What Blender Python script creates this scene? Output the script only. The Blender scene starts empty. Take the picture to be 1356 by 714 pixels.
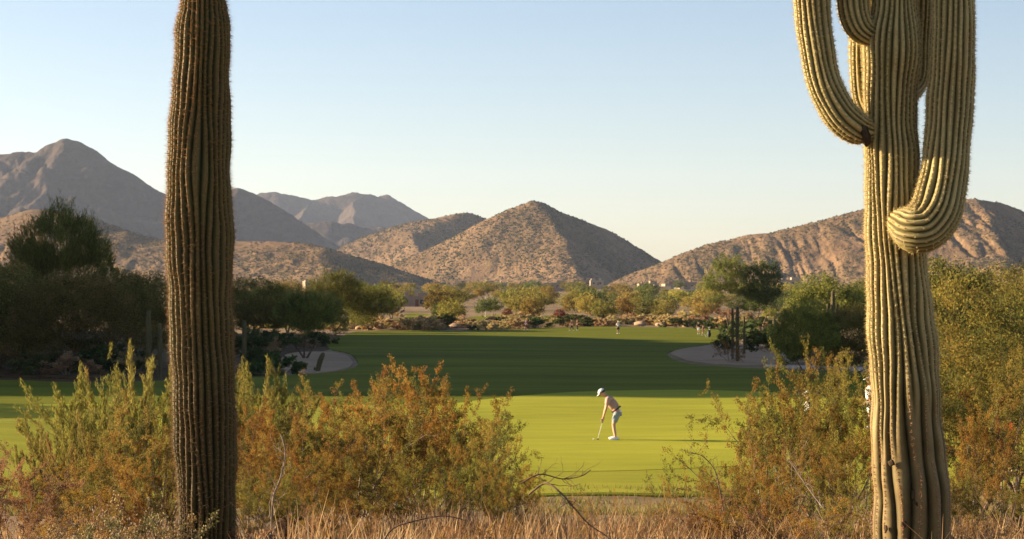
import bpy, bmesh, math, random
import numpy as np
from mathutils import Vector, Matrix

# ------------------------------------------------------------------ frame
F = 2530.0           # focal length in photograph pixels (1356 wide)
HY = 385.0           # horizon row
CX = 678.0
R = math.radians
SUN_EL, SUN_BACK = 15.0, 16.0
sc = bpy.context.scene
COL = sc.collection
rng0 = np.random.default_rng(7)
random.seed(5)

def W(px, py, D):
    return np.array([(px - CX) / F * D, D, -(py - HY) / F * D])

# ------------------------------------------------------------------ noise
def _hash(ix, iy, seed):
    n = (ix.astype(np.int64) * 374761393 + iy.astype(np.int64) * 668265263 + seed * 974711) & 0x7fffffff
    n = ((n ^ (n >> 13)) * 1274126177) & 0x7fffffff
    n = n ^ (n >> 16)
    return (n & 0xffff) / 65535.0 * 2 - 1
def vnoise(x, y, seed=0):
    x = np.asarray(x, float); y = np.asarray(y, float)
    ix = np.floor(x); iy = np.floor(y); fx = x - ix; fy = y - iy
    fx = fx * fx * (3 - 2 * fx); fy = fy * fy * (3 - 2 * fy)
    a = _hash(ix, iy, seed); b = _hash(ix + 1, iy, seed); c = _hash(ix, iy + 1, seed); d = _hash(ix + 1, iy + 1, seed)
    return (a * (1 - fx) + b * fx) * (1 - fy) + (c * (1 - fx) + d * fx) * fy
def fbm(x, y, seed=0, octv=4, gain=0.5):
    s = 0; a = 1; t = 0
    for o in range(octv):
        s = s + a * vnoise(x * 2 ** o, y * 2 ** o, seed + o * 17); t += a; a *= gain
    return s / t

# ------------------------------------------------------------------ ground profile (camera is at z = 0)
_kn = [(-60, -1.5), (-20, -1.6), (6, -1.72), (12, -1.87), (16, -2.15), (20, -2.6), (28, -3.7), (36, -4.5), (43, -5.0), (49, -5.1), (61, -4.8),
       (80, -4.42), (94, -4.52), (130, -4.95), (167, -5.35), (220, -5.78), (285, -6.1), (320, -5.95), (400, -5.5), (500, -5.0),
       (800, -3.5), (1200, -1.5), (1800, 0.0), (2600, 2.0), (5000, 4.0), (12000, 5.0)]
_ld = np.linspace(0, 1, 3000)
def _dl(D): return np.log(np.maximum(D + 80.0, 1.0))
_tx = np.linspace(_dl(-70), _dl(14000), 4000)
_tz = np.interp(_tx, [_dl(k[0]) for k in _kn], [k[1] for k in _kn])
_ker = np.exp(-0.5 * (np.arange(-60, 61) / 11.0) ** 2); _ker /= _ker.sum()
_tz = np.convolve(np.pad(_tz, 60, mode='edge'), _ker, 'valid')
def ground(x, D):
    x = np.asarray(x, float); D = np.asarray(D, float)
    z = np.interp(_dl(D), _tx, _tz)
    near = np.clip((D - 5) / 25, 0, 1)
    z = z + near * 0.16 * fbm(x / 14.0, D / 17.0, 3, 3) * np.clip(400 / np.maximum(D, 1), 0, 1)
    z = z + 0.05 * fbm(x / 1.7, D / 1.7, 9, 2) * np.clip((45 - D) / 15, 0, 1)
    # mound of the nearer left green and the raised collar in front of the putting green
    z = z + 0.5 * np.exp(-((x + 17) / 5.0) ** 2 - ((D - 61) / 5.0) ** 2)
    z = z + 0.9 * np.exp(-((x + 34) / 12.0) ** 2 - ((D - 122) / 14.0) ** 2)
    return z
def row(D): return HY - np.interp(_dl(D), _tx, _tz) * F / D
_dd = np.geomspace(7, 1700, 6000); _rr = row(_dd)
def Drow(py): return float(np.interp(-py, -_rr, _dd))
def gp(px, py):
    D = Drow(py); return ((px - CX) / F * D, D)
def on(px, D, dz=0.0):
    x = (px - CX) / F * D
    return (x, D, float(ground(x, D)) + dz)

# ------------------------------------------------------------------ object helpers
def tag(o, label=None, cat=None, group=None, kind=None):
    if label: o['label'] = label
    if cat: o['category'] = cat
    if group: o['group'] = group
    if kind: o['kind'] = kind
    return o
def link(name, me, parent=None, loc=None):
    o = bpy.data.objects.new(name, me); COL.objects.link(o)
    if parent is not None: o.parent = parent
    if loc is not None: o.location = loc
    return o
def empty(name, loc=(0, 0, 0), rz=0, s=1):
    o = bpy.data.objects.new(name, None); COL.objects.link(o); o.location = loc; o.rotation_euler = (0, 0, rz)
    o.scale = (s, s, s) if not hasattr(s, '__len__') else s
    o.empty_display_size = 0.2
    return o
def npmesh(name, v, f, mats, smooth=True, fcol=None, fmat=None):
    v = np.asarray(v, np.float32).reshape(-1, 3); f = np.asarray(f, np.int32)
    me = bpy.data.meshes.new(name)
    nv, nf, k = len(v), len(f), f.shape[1]
    me.vertices.add(nv); me.vertices.foreach_set('co', v.ravel())
    me.loops.add(nf * k); me.loops.foreach_set('vertex_index', f.ravel())
    me.polygons.add(nf)
    me.polygons.foreach_set('loop_start', np.arange(0, nf * k, k, dtype=np.int32))
    me.polygons.foreach_set('loop_total', np.full(nf, k, np.int32))
    me.update(calc_edges=True); me.validate()
    me.polygons.foreach_set('use_smooth', np.full(len(me.polygons), smooth))
    for m in (mats if isinstance(mats, (list, tuple)) else [mats]): me.materials.append(m)
    if fmat is not None: me.polygons.foreach_set('material_index', np.asarray(fmat, np.int32))
    if fcol is not None:
        at = me.attributes.new('Col', 'FLOAT_COLOR', 'FACE')
        c = np.ones((nf, 4), np.float32); c[:, :3] = fcol
        at.data.foreach_set('color', c.ravel())
    me.update()
    return me
def children(o): return [c for c in COL.objects if c.parent is o]
def copy_tree(root, kids, loc, rz=0, s=1, **kw):
    c = root.copy(); COL.objects.link(c); c.location = loc; c.rotation_euler = (0, 0, rz)
    c.scale = (s, s, s) if not hasattr(s, '__len__') else s
    for k in kids:
        d = k.copy(); COL.objects.link(d); d.parent = c
    tag(c, **kw)
    return c

# ------------------------------------------------------------------ materials
def newmat(name):
    m = bpy.data.materials.new(name); m.use_nodes = True
    nt = m.node_tree; nt.nodes.clear()
    out = nt.nodes.new('ShaderNodeOutputMaterial')
    return m, nt, out
def N(nt, typ, **kw):
    n = nt.nodes.new(typ)
    for k, v in kw.items():
        if k.startswith('i_'): n.inputs[k[2:].replace('_', ' ')].default_value = v
        else: setattr(n, k, v)
    return n
def ramp(nt, fac, stops, interp='LINEAR'):
    r = nt.nodes.new('ShaderNodeValToRGB'); r.color_ramp.interpolation = interp
    cr = r.color_ramp
    while len(cr.elements) < len(stops): cr.elements.new(0.5)
    for e, (p, c) in zip(cr.elements, stops):
        e.position = p; e.color = (*c, 1) if len(c) == 3 else c
    nt.links.new(fac, r.inputs[0]); return r
def mix(nt, a, b, fac, mode='MIX'):
    m = nt.nodes.new('ShaderNodeMix'); m.data_type = 'RGBA'; m.blend_type = mode
    for s, v in ((m.inputs[0], fac), (m.inputs[6], a), (m.inputs[7], b)):
        if hasattr(v, 'links'): nt.links.new(v, s)
        elif isinstance(v, (int, float)): s.default_value = v
        else: s.default_value = (*v, 1)
    return m.outputs[2]
def coords(nt, scale=(1, 1, 1), obj=True):
    tc = nt.nodes.new('ShaderNodeTexCoord'); mp = nt.nodes.new('ShaderNodeMapping')
    mp.inputs['Scale'].default_value = scale
    nt.links.new(tc.outputs['Object' if obj else 'Generated'], mp.inputs[0]); return mp.outputs[0]
def noise(nt, vec, scale, detail=4, rough=0.55, dist=0.0):
    n = nt.nodes.new('ShaderNodeTexNoise'); n.inputs['Scale'].default_value = scale
    n.inputs['Detail'].default_value = detail; n.inputs['Roughness'].default_value = rough; n.inputs['Distortion'].default_value = dist
    nt.links.new(vec, n.inputs['Vector']); return n.outputs[0]
def bsdf(nt, out, col, rough=0.9, spec=0.2, bump=None, bstr=0.3, bdist=0.02):
    b = nt.nodes.new('ShaderNodeBsdfPrincipled')
    if hasattr(col, 'links'): nt.links.new(col, b.inputs['Base Color'])
    else: b.inputs['Base Color'].default_value = (*col, 1)
    if hasattr(rough, 'links'): nt.links.new(rough, b.inputs['Roughness'])
    else: b.inputs['Roughness'].default_value = rough
    b.inputs['Specular IOR Level'].default_value = spec
    if bump is not None:
        bp = nt.nodes.new('ShaderNodeBump'); bp.inputs['Strength'].default_value = bstr; bp.inputs['Distance'].default_value = bdist
        nt.links.new(bump, bp.inputs['Height']); nt.links.new(bp.outputs[0], b.inputs['Normal'])
    nt.links.new(b.outputs[0], out.inputs[0]); return b

def mat_plain(name, col, rough=0.8, spec=0.3, var=0.12, scale=6.0, bump=0.0):
    m, nt, out = newmat(name)
    v = coords(nt); n = noise(nt, v, scale, 4)
    r = ramp(nt, n, [(0.3, tuple(c * (1 - var) for c in col)), (0.7, tuple(min(1, c * (1 + var)) for c in col))])
    bsdf(nt, out, r.outputs[0], rough, spec, n if bump else None, bump, 0.01)
    return m
def mat_leaf(name, trans=0.35, hue=0.03, val=0.25):
    """leaf colour comes from the plant's own per-clump colour, with a small variation between plants"""
    m, nt, out = newmat(name)
    a = nt.nodes.new('ShaderNodeAttribute'); a.attribute_name = 'Col'
    oi = nt.nodes.new('ShaderNodeObjectInfo')
    hs = nt.nodes.new('ShaderNodeHueSaturation')
    mh = N(nt, 'ShaderNodeMapRange'); mh.inputs['To Min'].default_value = 0.5 - hue; mh.inputs['To Max'].default_value = 0.5 + hue
    mv = N(nt, 'ShaderNodeMapRange'); mv.inputs['To Min'].default_value = 1 - val; mv.inputs['To Max'].default_value = 1 + val
    nt.links.new(oi.outputs['Random'], mh.inputs[0])
    ml = N(nt, 'ShaderNodeMath', operation='MULTIPLY'); ml.inputs[1].default_value = 7.31
    fr = N(nt, 'ShaderNodeMath', operation='FRACT')
    nt.links.new(oi.outputs['Random'], ml.inputs[0]); nt.links.new(ml.outputs[0], fr.inputs[0]); nt.links.new(fr.outputs[0], mv.inputs[0])
    nt.links.new(mh.outputs[0], hs.inputs['Hue']); nt.links.new(mv.outputs[0], hs.inputs['Value']); nt.links.new(a.outputs['Color'], hs.inputs['Color'])
    d = nt.nodes.new('ShaderNodeBsdfDiffuse'); t = nt.nodes.new('ShaderNodeBsdfTranslucent')
    mx = nt.nodes.new('ShaderNodeMixShader'); mx.inputs[0].default_value = trans
    nt.links.new(hs.outputs[0], d.inputs[0]); nt.links.new(hs.outputs[0], t.inputs[0])
    nt.links.new(d.outputs[0], mx.inputs[1]); nt.links.new(t.outputs[0], mx.inputs[2]); nt.links.new(mx.outputs[0], out.inputs[0])
    return m
def mat_bark(name, c1, c2, scale=8):
    m, nt, out = newmat(name)
    v = coords(nt, (1, 1, 0.25)); n = noise(nt, v, scale, 5, 0.65)
    r = ramp(nt, n, [(0.35, c1), (0.7, c2)])
    bsdf(nt, out, r.outputs[0], 0.9, 0.15, n, 0.5, 0.02); return m

def mat_desert():
    m, nt, out = newmat('desert_soil')
    v = coords(nt); n1 = noise(nt, v, 0.35, 5, 0.6); n2 = noise(nt, v, 6.0, 6, 0.7); n3 = noise(nt, v, 0.02, 3)
    a = ramp(nt, n1, [(0.3, (0.18, 0.115, 0.065)), (0.55, (0.27, 0.185, 0.11)), (0.75, (0.36, 0.26, 0.165))]).outputs[0]
    b = ramp(nt, n2, [(0.35, (0.55, 0.5, 0.45)), (0.65, (1, 1, 1))]).outputs[0]
    c = mix(nt, a, b, 0.6, 'MULTIPLY')
    d = ramp(nt, n3, [(0.4, (1, 1, 1)), (0.62, (0.72, 0.80, 0.55))]).outputs[0]
    c = mix(nt, c, d, 0.8, 'MULTIPLY')
    bsdf(nt, out, c, 0.95, 0.1, n2, 0.6, 0.03); return m
def mat_grass(name, c_dark, c_mid, c_light, fine=1.0, mow=0.0):
    m, nt, out = newmat(name)
    v = coords(nt); vs = coords(nt, (0.35, 1.6, 1))
    n1 = noise(nt, vs, 0.10, 4, 0.5); n2 = noise(nt, v, 22.0 * fine, 5, 0.7); n3 = noise(nt, vs, 0.8, 4, 0.6)
    a = ramp(nt, n1, [(0.3, c_dark), (0.5, c_mid), (0.72, c_light)]).outputs[0]
    b = ramp(nt, n2, [(0.3, (0.72, 0.74, 0.65)), (0.7, (1.12, 1.1, 1.05))]).outputs[0]
    c = mix(nt, a, b, 0.65, 'MULTIPLY')
    b3 = ramp(nt, n3, [(0.35, (0.84, 0.86, 0.78)), (0.65, (1.08, 1.05, 1.0))]).outputs[0]
    c = mix(nt, c, b3, 0.75, 'MULTIPLY')
    bsdf(nt, out, c, 0.95, 0.03, n2, 0.35, 0.02)
    return m
def mat_sand():
    m, nt, out = newmat('bunker_sand')
    v = coords(nt); n1 = noise(nt, v, 0.25, 4); n2 = noise(nt, v, 9, 5, 0.7)
    a = ramp(nt, n1, [(0.3, (0.26, 0.17, 0.10)), (0.7, (0.36, 0.24, 0.145))]).outputs[0]
    bsdf(nt, out, mix(nt, a, ramp(nt, n2, [(0.3, (0.8, 0.8, 0.8)), (0.7, (1.05, 1.05, 1.05))]).outputs[0], 0.7, 'MULTIPLY'), 0.95, 0.1, n2, 0.4, 0.03)
    return m
def mat_hill(name, rock1, rock2, green, sc_=1.0, gmix=0.5):
    m, nt, out = newmat(name)
    v = coords(nt); vs = coords(nt, (0.5, 0.5, 2.2))
    n1 = noise(nt, vs, 0.012 * sc_, 7, 0.62, 0.6); n2 = noise(nt, v, 0.06 * sc_, 6, 0.7); n3 = noise(nt, v, 0.005 * sc_, 4)
    a = ramp(nt, n1, [(0.32, rock1), (0.52, tuple((p + q) / 2 for p, q in zip(rock1, rock2))), (0.68, rock2)]).outputs[0]
    g = ramp(nt, n2, [(0.44, (0, 0, 0)), (0.58, (1, 1, 1))]).outputs[0]
    gm = N(nt, 'ShaderNodeMath', operation='MULTIPLY'); nt.links.new(g, gm.inputs[0]); gm.inputs[1].default_value = gmix
    c = mix(nt, a, green, gm.outputs[0])
    c = mix(nt, c, ramp(nt, n3, [(0.35, (0.8, 0.82, 0.78)), (0.7, (1.1, 1.05, 1.0))]).outputs[0], 0.8, 'MULTIPLY')
    bsdf(nt, out, c, 0.95, 0.05, n2, 1.0, 9.0 / sc_); return m
def mat_cactus(name, crest, mid, groove, foot=None):
    """skin of a saguaro: waxy green with the corky, straw-coloured rib crests it really has (attribute Col carries the rib position)"""
    m, nt, out = newmat(name)
    a = nt.nodes.new('ShaderNodeAttribute'); a.attribute_name = 'Rib'
    v = coords(nt, (1, 1, 0.6)); n = noise(nt, v, 14, 5, 0.65); n2 = noise(nt, v, 2.2, 4, 0.6)
    r = ramp(nt, a.outputs['Fac'], [(0.25, groove), (0.7, mid), (0.93, crest)]).outputs[0]  # groove tone: crease shade put into the skin colour
    c = mix(nt, r, ramp(nt, n, [(0.3, (0.75, 0.73, 0.66)), (0.7, (1.12, 1.1, 1.08))]).outputs[0], 0.8, 'MULTIPLY')
    c = mix(nt, c, ramp(nt, n2, [(0.36, (0.78, 0.70, 0.60)), (0.62, (1.06, 1.08, 1.06))]).outputs[0], 0.8, 'MULTIPLY')
    if foot:      # lower column darkened by height: shade of its unlit side put into the colour
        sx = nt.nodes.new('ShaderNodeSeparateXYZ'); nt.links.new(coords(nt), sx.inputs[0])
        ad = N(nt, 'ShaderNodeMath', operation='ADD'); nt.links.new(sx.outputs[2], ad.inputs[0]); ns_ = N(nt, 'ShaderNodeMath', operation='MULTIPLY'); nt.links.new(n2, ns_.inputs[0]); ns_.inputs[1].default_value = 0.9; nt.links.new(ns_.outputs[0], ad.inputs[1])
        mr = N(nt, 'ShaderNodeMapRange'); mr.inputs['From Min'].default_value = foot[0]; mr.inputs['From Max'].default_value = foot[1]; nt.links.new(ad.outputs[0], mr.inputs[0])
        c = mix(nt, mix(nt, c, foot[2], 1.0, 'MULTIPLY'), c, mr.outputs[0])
    b = bsdf(nt, out, c, 0.65, 0.2, n, 0.3, 0.01)
    return m
def mat_spine():
    m, nt, out = newmat('cactus_spine')
    a = nt.nodes.new('ShaderNodeAttribute'); a.attribute_name = 'Col'
    d = nt.nodes.new('ShaderNodeBsdfDiffuse'); t = nt.nodes.new('ShaderNodeBsdfTranslucent'); mx = nt.nodes.new('ShaderNodeMixShader')
    mx.inputs[0].default_value = 0.35
    nt.links.new(a.outputs['Color'], d.inputs[0]); nt.links.new(a.outputs['Color'], t.inputs[0])
    nt.links.new(d.outputs[0], mx.inputs[1]); nt.links.new(t.outputs[0], mx.inputs[2]); nt.links.new(mx.outputs[0], out.inputs[0]); return m

M = dict(
    soil=mat_desert(), sand=mat_sand(),
    fairway=mat_grass('shade_toned_fairway', (0.080, 0.094, 0.009), (0.118, 0.13, 0.012), (0.165, 0.175, 0.016)),  # darker copy of the near turf, with the long shade put into its colour
    green=mat_grass('green_grass', (0.275, 0.275, 0.032), (0.315, 0.315, 0.036), (0.36, 0.35, 0.042), 2.0),
    far_grass=mat_grass('far_grass', (0.13, 0.13, 0.02), (0.18, 0.175, 0.024), (0.23, 0.215, 0.032), 0.3),
    leaf=mat_leaf('leaf'), leaf_far=mat_leaf('leaf_distant', 0.3, 0.03, 0.22), leaf_bush=mat_leaf('leaf_bush', 0.4, 0.012, 0.15),
    bark=mat_bark('bark_brown', (0.07, 0.045, 0.03), (0.18, 0.13, 0.09)),
    twig=mat_bark('bark_twig', (0.16, 0.12, 0.09), (0.34, 0.27, 0.21), 20),
    dead=mat_bark('bark_dead', (0.09, 0.055, 0.035), (0.2, 0.13, 0.09), 16),
    spine=mat_spine(),
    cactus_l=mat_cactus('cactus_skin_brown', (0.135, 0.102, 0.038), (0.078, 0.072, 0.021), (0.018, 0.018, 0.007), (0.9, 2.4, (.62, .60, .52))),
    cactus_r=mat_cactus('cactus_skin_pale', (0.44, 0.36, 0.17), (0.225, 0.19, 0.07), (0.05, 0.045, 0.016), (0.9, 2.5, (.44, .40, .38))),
    cactus_s=mat_cactus('cactus_skin_small', (0.17, 0.13, 0.06), (0.09, 0.08, 0.035), (0.035, 0.033, 0.016)),
    scar=mat_bark('cactus_scar', (0.03, 0.02, 0.012), (0.09, 0.06, 0.035), 30),
    skin=mat_plain('skin', (0.5, 0.28, 0.19), 0.6, 0.3, 0.06),
    hair=mat_plain('hair', (0.05, 0.035, 0.025), 0.7, 0.3),
    white=mat_plain('white_cloth', (0.75, 0.75, 0.76), 0.85, 0.2, 0.05), black=mat_plain('black_cloth', (0.02, 0.02, 0.025), 0.85, 0.2),
    blue=mat_plain('pale_blue_cloth', (0.25, 0.29, 0.31), 0.85, 0.2, 0.06), pink=mat_plain('pale_pink_cloth', (0.40, 0.26, 0.23), 0.85, 0.2, 0.06),
    purple=mat_plain('purple_cloth', (0.16, 0.11, 0.26), 0.85, 0.2), red=mat_plain('red_cloth', (0.65, 0.03, 0.025), 0.85, 0.2),
    brown=mat_plain('brown_cloth', (0.15, 0.08, 0.05), 0.85, 0.2), teal=mat_plain('teal_cloth', (0.05, 0.28, 0.20), 0.85, 0.2),
    grey=mat_plain('grey_cloth', (0.3, 0.31, 0.33), 0.85, 0.2), metal=mat_plain('club_metal', (0.55, 0.55, 0.55), 0.35, 0.5, 0.04),
    dark=mat_plain('dark_rubber', (0.03, 0.03, 0.03), 0.6, 0.3), pole=mat_plain('pale_pole', (0.6, 0.58, 0.52), 0.5, 0.3, 0.05),
    stucco=mat_plain('stucco', (0.33, 0.25, 0.18), 0.9, 0.15, 0.1, 0.6), stucco2=mat_plain('stucco_pale', (0.34, 0.28, 0.21), 0.9, 0.15, 0.08, 0.6),
    stucco3=mat_plain('stucco_dark', (0.25, 0.19, 0.15), 0.9, 0.15, 0.1, 0.6), roofm=mat_plain('flat_roof', (0.36, 0.33, 0.30), 0.9, 0.15, 0.1, 0.6),
    glass=mat_plain('window_glass', (0.03, 0.04, 0.05), 0.1, 0.6, 0.0), boulder=mat_plain('boulder', (0.29, 0.20, 0.13), 0.95, 0.1, 0.3, 1.5, 0.5),
    path=mat_plain('concrete_path', (0.45, 0.38, 0.32), 0.9, 0.15, 0.08, 1.5),
)

# ------------------------------------------------------------------ patches of ground
def poly_inside(px, py, poly):
    x = np.asarray(px); y = np.asarray(py); ins = np.zeros(x.shape, bool); n = len(poly)
    for i in range(n):
        x1, y1 = poly[i]; x2, y2 = poly[(i + 1) % n]
        c = ((y1 > y) != (y2 > y)) & (x < (x2 - x1) * (y - y1) / (y2 - y1 + 1e-12) + x1)
        ins ^= c
    return ins
def poly_dist(px, py, poly):
    x = np.asarray(px, float); y = np.asarray(py, float); d = np.full(x.shape, 1e9); n = len(poly)
    for i in range(n):
        x1, y1 = poly[i]; x2, y2 = poly[(i + 1) % n]
        dx, dy = x2 - x1, y2 - y1; t = np.clip(((x - x1) * dx + (y - y1) * dy) / (dx * dx + dy * dy + 1e-12), 0, 1)
        d = np.minimum(d, np.hypot(x - x1 - t * dx, y - y1 - t * dy))
    return d
def smooth_poly(pts, it=2):
    for _ in range(it):
        q = []
        for i in range(len(pts)):
            a, b = pts[i], pts[(i + 1) % len(pts)]
            q += [(a[0] * .75 + b[0] * .25, a[1] * .75 + b[1] * .25), (a[0] * .25 + b[0] * .75, a[1] * .25 + b[1] * .75)]
        pts = q
    return pts
def image_poly(pts, it=2):
    return smooth_poly([gp(a, b) for a, b in pts], it)
import mathutils.geometry as mg
def patch(name, poly, mat, dz, lip=0.25, step=None, zf=None, label=None):
    """sheet over the terrain inside poly, with its own small turned-down edge"""
    xs = [p[0] for p in poly]; ys = [p[1] for p in poly]
    dmin, dmax = min(ys), max(ys)
    # boundary resampled
    B = []
    for i in range(len(poly)):
        a, b = poly[i], poly[(i + 1) % len(poly)]
        L = math.hypot(b[0] - a[0], b[1] - a[1]); st = max(0.6, (a[1] + b[1]) / 2 * 0.012)
        k = max(1, int(L / st))
        for j in range(k): B.append((a[0] + (b[0] - a[0]) * j / k, a[1] + (b[1] - a[1]) * j / k))
    P = list(B)
    y = dmin
    rs = np.random.default_rng(1)
    rows = []
    while y < dmax:
        st = max(0.8, y * 0.014) if step is None else step
        x = np.arange(min(xs), max(xs), st)
        rows.append(np.stack([x + rs.uniform(-.2, .2, len(x)) * st, np.full(len(x), y) + rs.uniform(-.2, .2, len(x)) * st], 1)); y += st
    G = np.concatenate(rows)
    st = np.maximum(0.8, G[:, 1] * 0.014) if step is None else step
    keep = poly_inside(G[:, 0], G[:, 1], poly) & (poly_dist(G[:, 0], G[:, 1], poly) > st * 0.5)
    P += [tuple(p) for p in G[keep]]
    nb = len(B)
    vs, es, fs, *_ = mg.delaunay_2d_cdt([Vector(p) for p in P], [(i, (i + 1) % nb) for i in range(nb)], [list(range(nb))], 1, 1e-5)
    V = np.array([(v.x, v.y) for v in vs])
    z = (ground(V[:, 0], V[:, 1]) if zf is None else zf(V[:, 0], V[:, 1])) + dz
    v3 = np.column_stack([V, z])
    F_ = [list(f) for f in fs]
    # skirt
    from collections import Counter
    cnt = Counter(); 
    for f in F_:
        for a, b in zip(f, f[1:] + f[:1]): cnt[frozenset((a, b))] += 1
    sk = {}; nv = list(map(tuple, v3)); extra = []
    for f in F_:
        for a, b in zip(f, f[1:] + f[:1]):
            if cnt[frozenset((a, b))] == 1:
                for c in (a, b):
                    if c not in sk: sk[c] = len(nv); nv.append(nv[c]); nv.append((nv[c][0], nv[c][1], nv[c][2] - lip))
                extra.append([sk[b], sk[a], sk[a] + 1, sk[b] + 1])
    me = bpy.data.meshes.new(name); me.from_pydata(nv, [], F_ + extra); me.update()
    me.polygons.foreach_set('use_smooth', np.ones(len(me.polygons), bool)); me.materials.append(mat)
    return tag(link(name, me), kind='structure')

FAIR = image_poly([(-260, 672), (100, 668), (620, 660), (780, 655), (900, 658), (1100, 652), (1600, 640), (1660, 512), (1250, 500),
                   (1010, 489), (930, 484), (882, 475), (884, 465), (935, 457), (962, 451), (985, 445), (975, 437), (900, 433.5), (800, 433),
                   (700, 435), (600, 438.5), (480, 438), (462, 441), (440, 450), (430, 462), (462, 468), (478, 480), (466, 492), (400, 498),
                   (320, 501), (200, 506), (100, 507), (0, 504), (-260, 500)])
GREEN = image_poly([(470, 560), (560, 540), (680, 527), (800, 520), (960, 518), (1100, 524), (1200, 545), (1190, 585), (1100, 612), (900, 622), (760, 626), (640, 622), (520, 608)])
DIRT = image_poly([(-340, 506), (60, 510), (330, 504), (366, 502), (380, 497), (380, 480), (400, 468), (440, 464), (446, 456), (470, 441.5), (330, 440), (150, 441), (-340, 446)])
PATCHES = [FAIR, DIRT]
def far_poly(pts, it=1): return image_poly(pts, it)
FARP = [far_poly([(480, 431), (560, 433.5), (600, 431), (592, 427), (562, 424), (575, 418), (555, 414.5), (535, 416), (540, 422), (500, 425)]),
        far_poly([(615, 427), (700, 427), (694, 419), (660, 416), (620, 420)]),
        far_poly([(330, 434), (470, 436), (480, 428), (330, 424)]),
        far_poly([(715, 424), (760, 424), (750, 417), (722, 418)])]

M['dirt'] = mat_plain('shade_toned_dirt', (0.085, 0.055, 0.028), 0.95, 0.03, 0.45, 1.3, 0.4)  # darker dirt: leaf-litter tone with the left shade put into its colour
# ground sheet (lowered a little where turf lies on it)
def build_ground():
    nd = 620; ns = 300
    Dg = np.exp(np.linspace(_dl(-60), _dl(12500), nd)) - 80.0
    # densify 5..400
    Dg = np.unique(np.concatenate([Dg, np.geomspace(5, 420, 420)]))
    s = np.linspace(-1, 1, ns); u = np.sign(s) * (0.42 * np.abs(s) + 0.58 * np.abs(s) ** 4)
    X = u[None, :] * (Dg[:, None] + 75) * 1.15; Y = np.repeat(Dg[:, None], ns, 1)
    Z = ground(X, Y)
    for P_ in PATCHES + FARP:
        bb = (X > min(p[0] for p in P_)) & (X < max(p[0] for p in P_)) & (Y > min(p[1] for p in P_)) & (Y < max(p[1] for p in P_))
        idx = np.where(bb)
        ins = poly_inside(X[idx], Y[idx], P_); d = poly_dist(X[idx], Y[idx], P_)
        low = np.where(ins, np.clip(d / (0.004 * Y[idx] + 0.4), 0, 1) * 0.22, 0)
        Z[idx] -= low
    v = np.stack([X, Y, Z], -1).reshape(-1, 3)
    i = np.arange(len(Dg) - 1)[:, None] * ns + np.arange(ns - 1)[None, :]
    f = np.stack([i, i + 1, i + 1 + ns, i + ns], -1).reshape(-1, 4)
    tag(link('ground', npmesh('ground', v, f, M['soil'])), kind='structure')
build_ground()
patch('fairway', FAIR, M['fairway'], 0.03, 0.3)
M['apron'] = mat_grass('sun_toned_apron', (0.21, 0.215, 0.026), (0.28, 0.275, 0.034), (0.35, 0.335, 0.042))  # same turf in its sunlit tone; the fairway copy carries the shade
patch('near_fairway', image_poly([(-240, 670), (100, 666), (620, 658), (780, 653), (900, 656), (1100, 650), (1580, 638), (1600, 545), (1200, 528), (960, 524), (680, 533), (400, 541), (0, 535), (-240, 535)]), M['apron'], 0.042, 0.008, 0.8)
patch('putting_green', GREEN, M['green'], 0.052, 0.006, 0.7)
for P_ in FARP: patch('far_fairway', P_, M['far_grass'], 0.12, 0.4)
patch('sand_bunker', image_poly([(884, 469), (900, 462), (940, 457.5), (975, 455), (1040, 458), (1090, 466), (1085, 478), (1030, 483), (1000, 483.5), (940, 480.5), (905, 477)]), M['sand'], 0.05, 0.3)
patch('sand_bunker', image_poly([(372, 475), (384, 468), (420, 465.5), (452, 469), (470, 478), (462, 490), (425, 496), (385, 497), (366, 488)]), M['sand'], 0.05, 0.3)
patch('cart_path', image_poly([(1012, 486), (1120, 491), (1240, 495.5), (1420, 499), (1420, 496.5), (1240, 492.5), (1120, 488), (1015, 484)], 1), M['path'], 0.12, 0.3)
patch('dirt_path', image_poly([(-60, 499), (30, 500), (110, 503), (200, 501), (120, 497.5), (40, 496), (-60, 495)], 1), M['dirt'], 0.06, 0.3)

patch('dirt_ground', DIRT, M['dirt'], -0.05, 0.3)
# ------------------------------------------------------------------ mountains
M['hill_near'] = mat_hill('hill_rock_near', (0.16, 0.095, 0.052), (0.265, 0.168, 0.098), (0.125, 0.095, 0.043), 1.0, 0.5)
M['hill_far'] = mat_hill('hill_rock_far', (0.062, 0.044, 0.038), (0.115, 0.082, 0.066), (0.045, 0.038, 0.03), 0.55, 0.45)
def crest(pts): return [W(a, b, d) for a, b, d in pts]
def seg_height(X, Y, lines, base, k, pw=1.2, seed=0, wl=260.0, amp=0.22):
    wx = X + wl * 0.16 * fbm(X / wl, Y / wl, seed, 3); wy = Y + wl * 0.16 * fbm(X / wl, Y / wl, seed + 50, 3)
    H = np.zeros_like(X)
    for ln, kk in lines:
        for a, b in zip(ln[:-1], ln[1:]):
            dx, dy = b[0] - a[0], b[1] - a[1]
            t = np.clip(((wx - a[0]) * dx + (wy - a[1]) * dy) / (dx * dx + dy * dy + 1e-9), 0, 1)
            zc = a[2] + t * (b[2] - a[2]) - base
            d = np.hypot(wx - a[0] - t * dx, wy - a[1] - t * dy)
            h = zc * np.clip(1 - d / (kk * k * np.maximum(zc, 1)), 0, 1) ** pw
            H = np.maximum(H, h)
    return H
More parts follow.
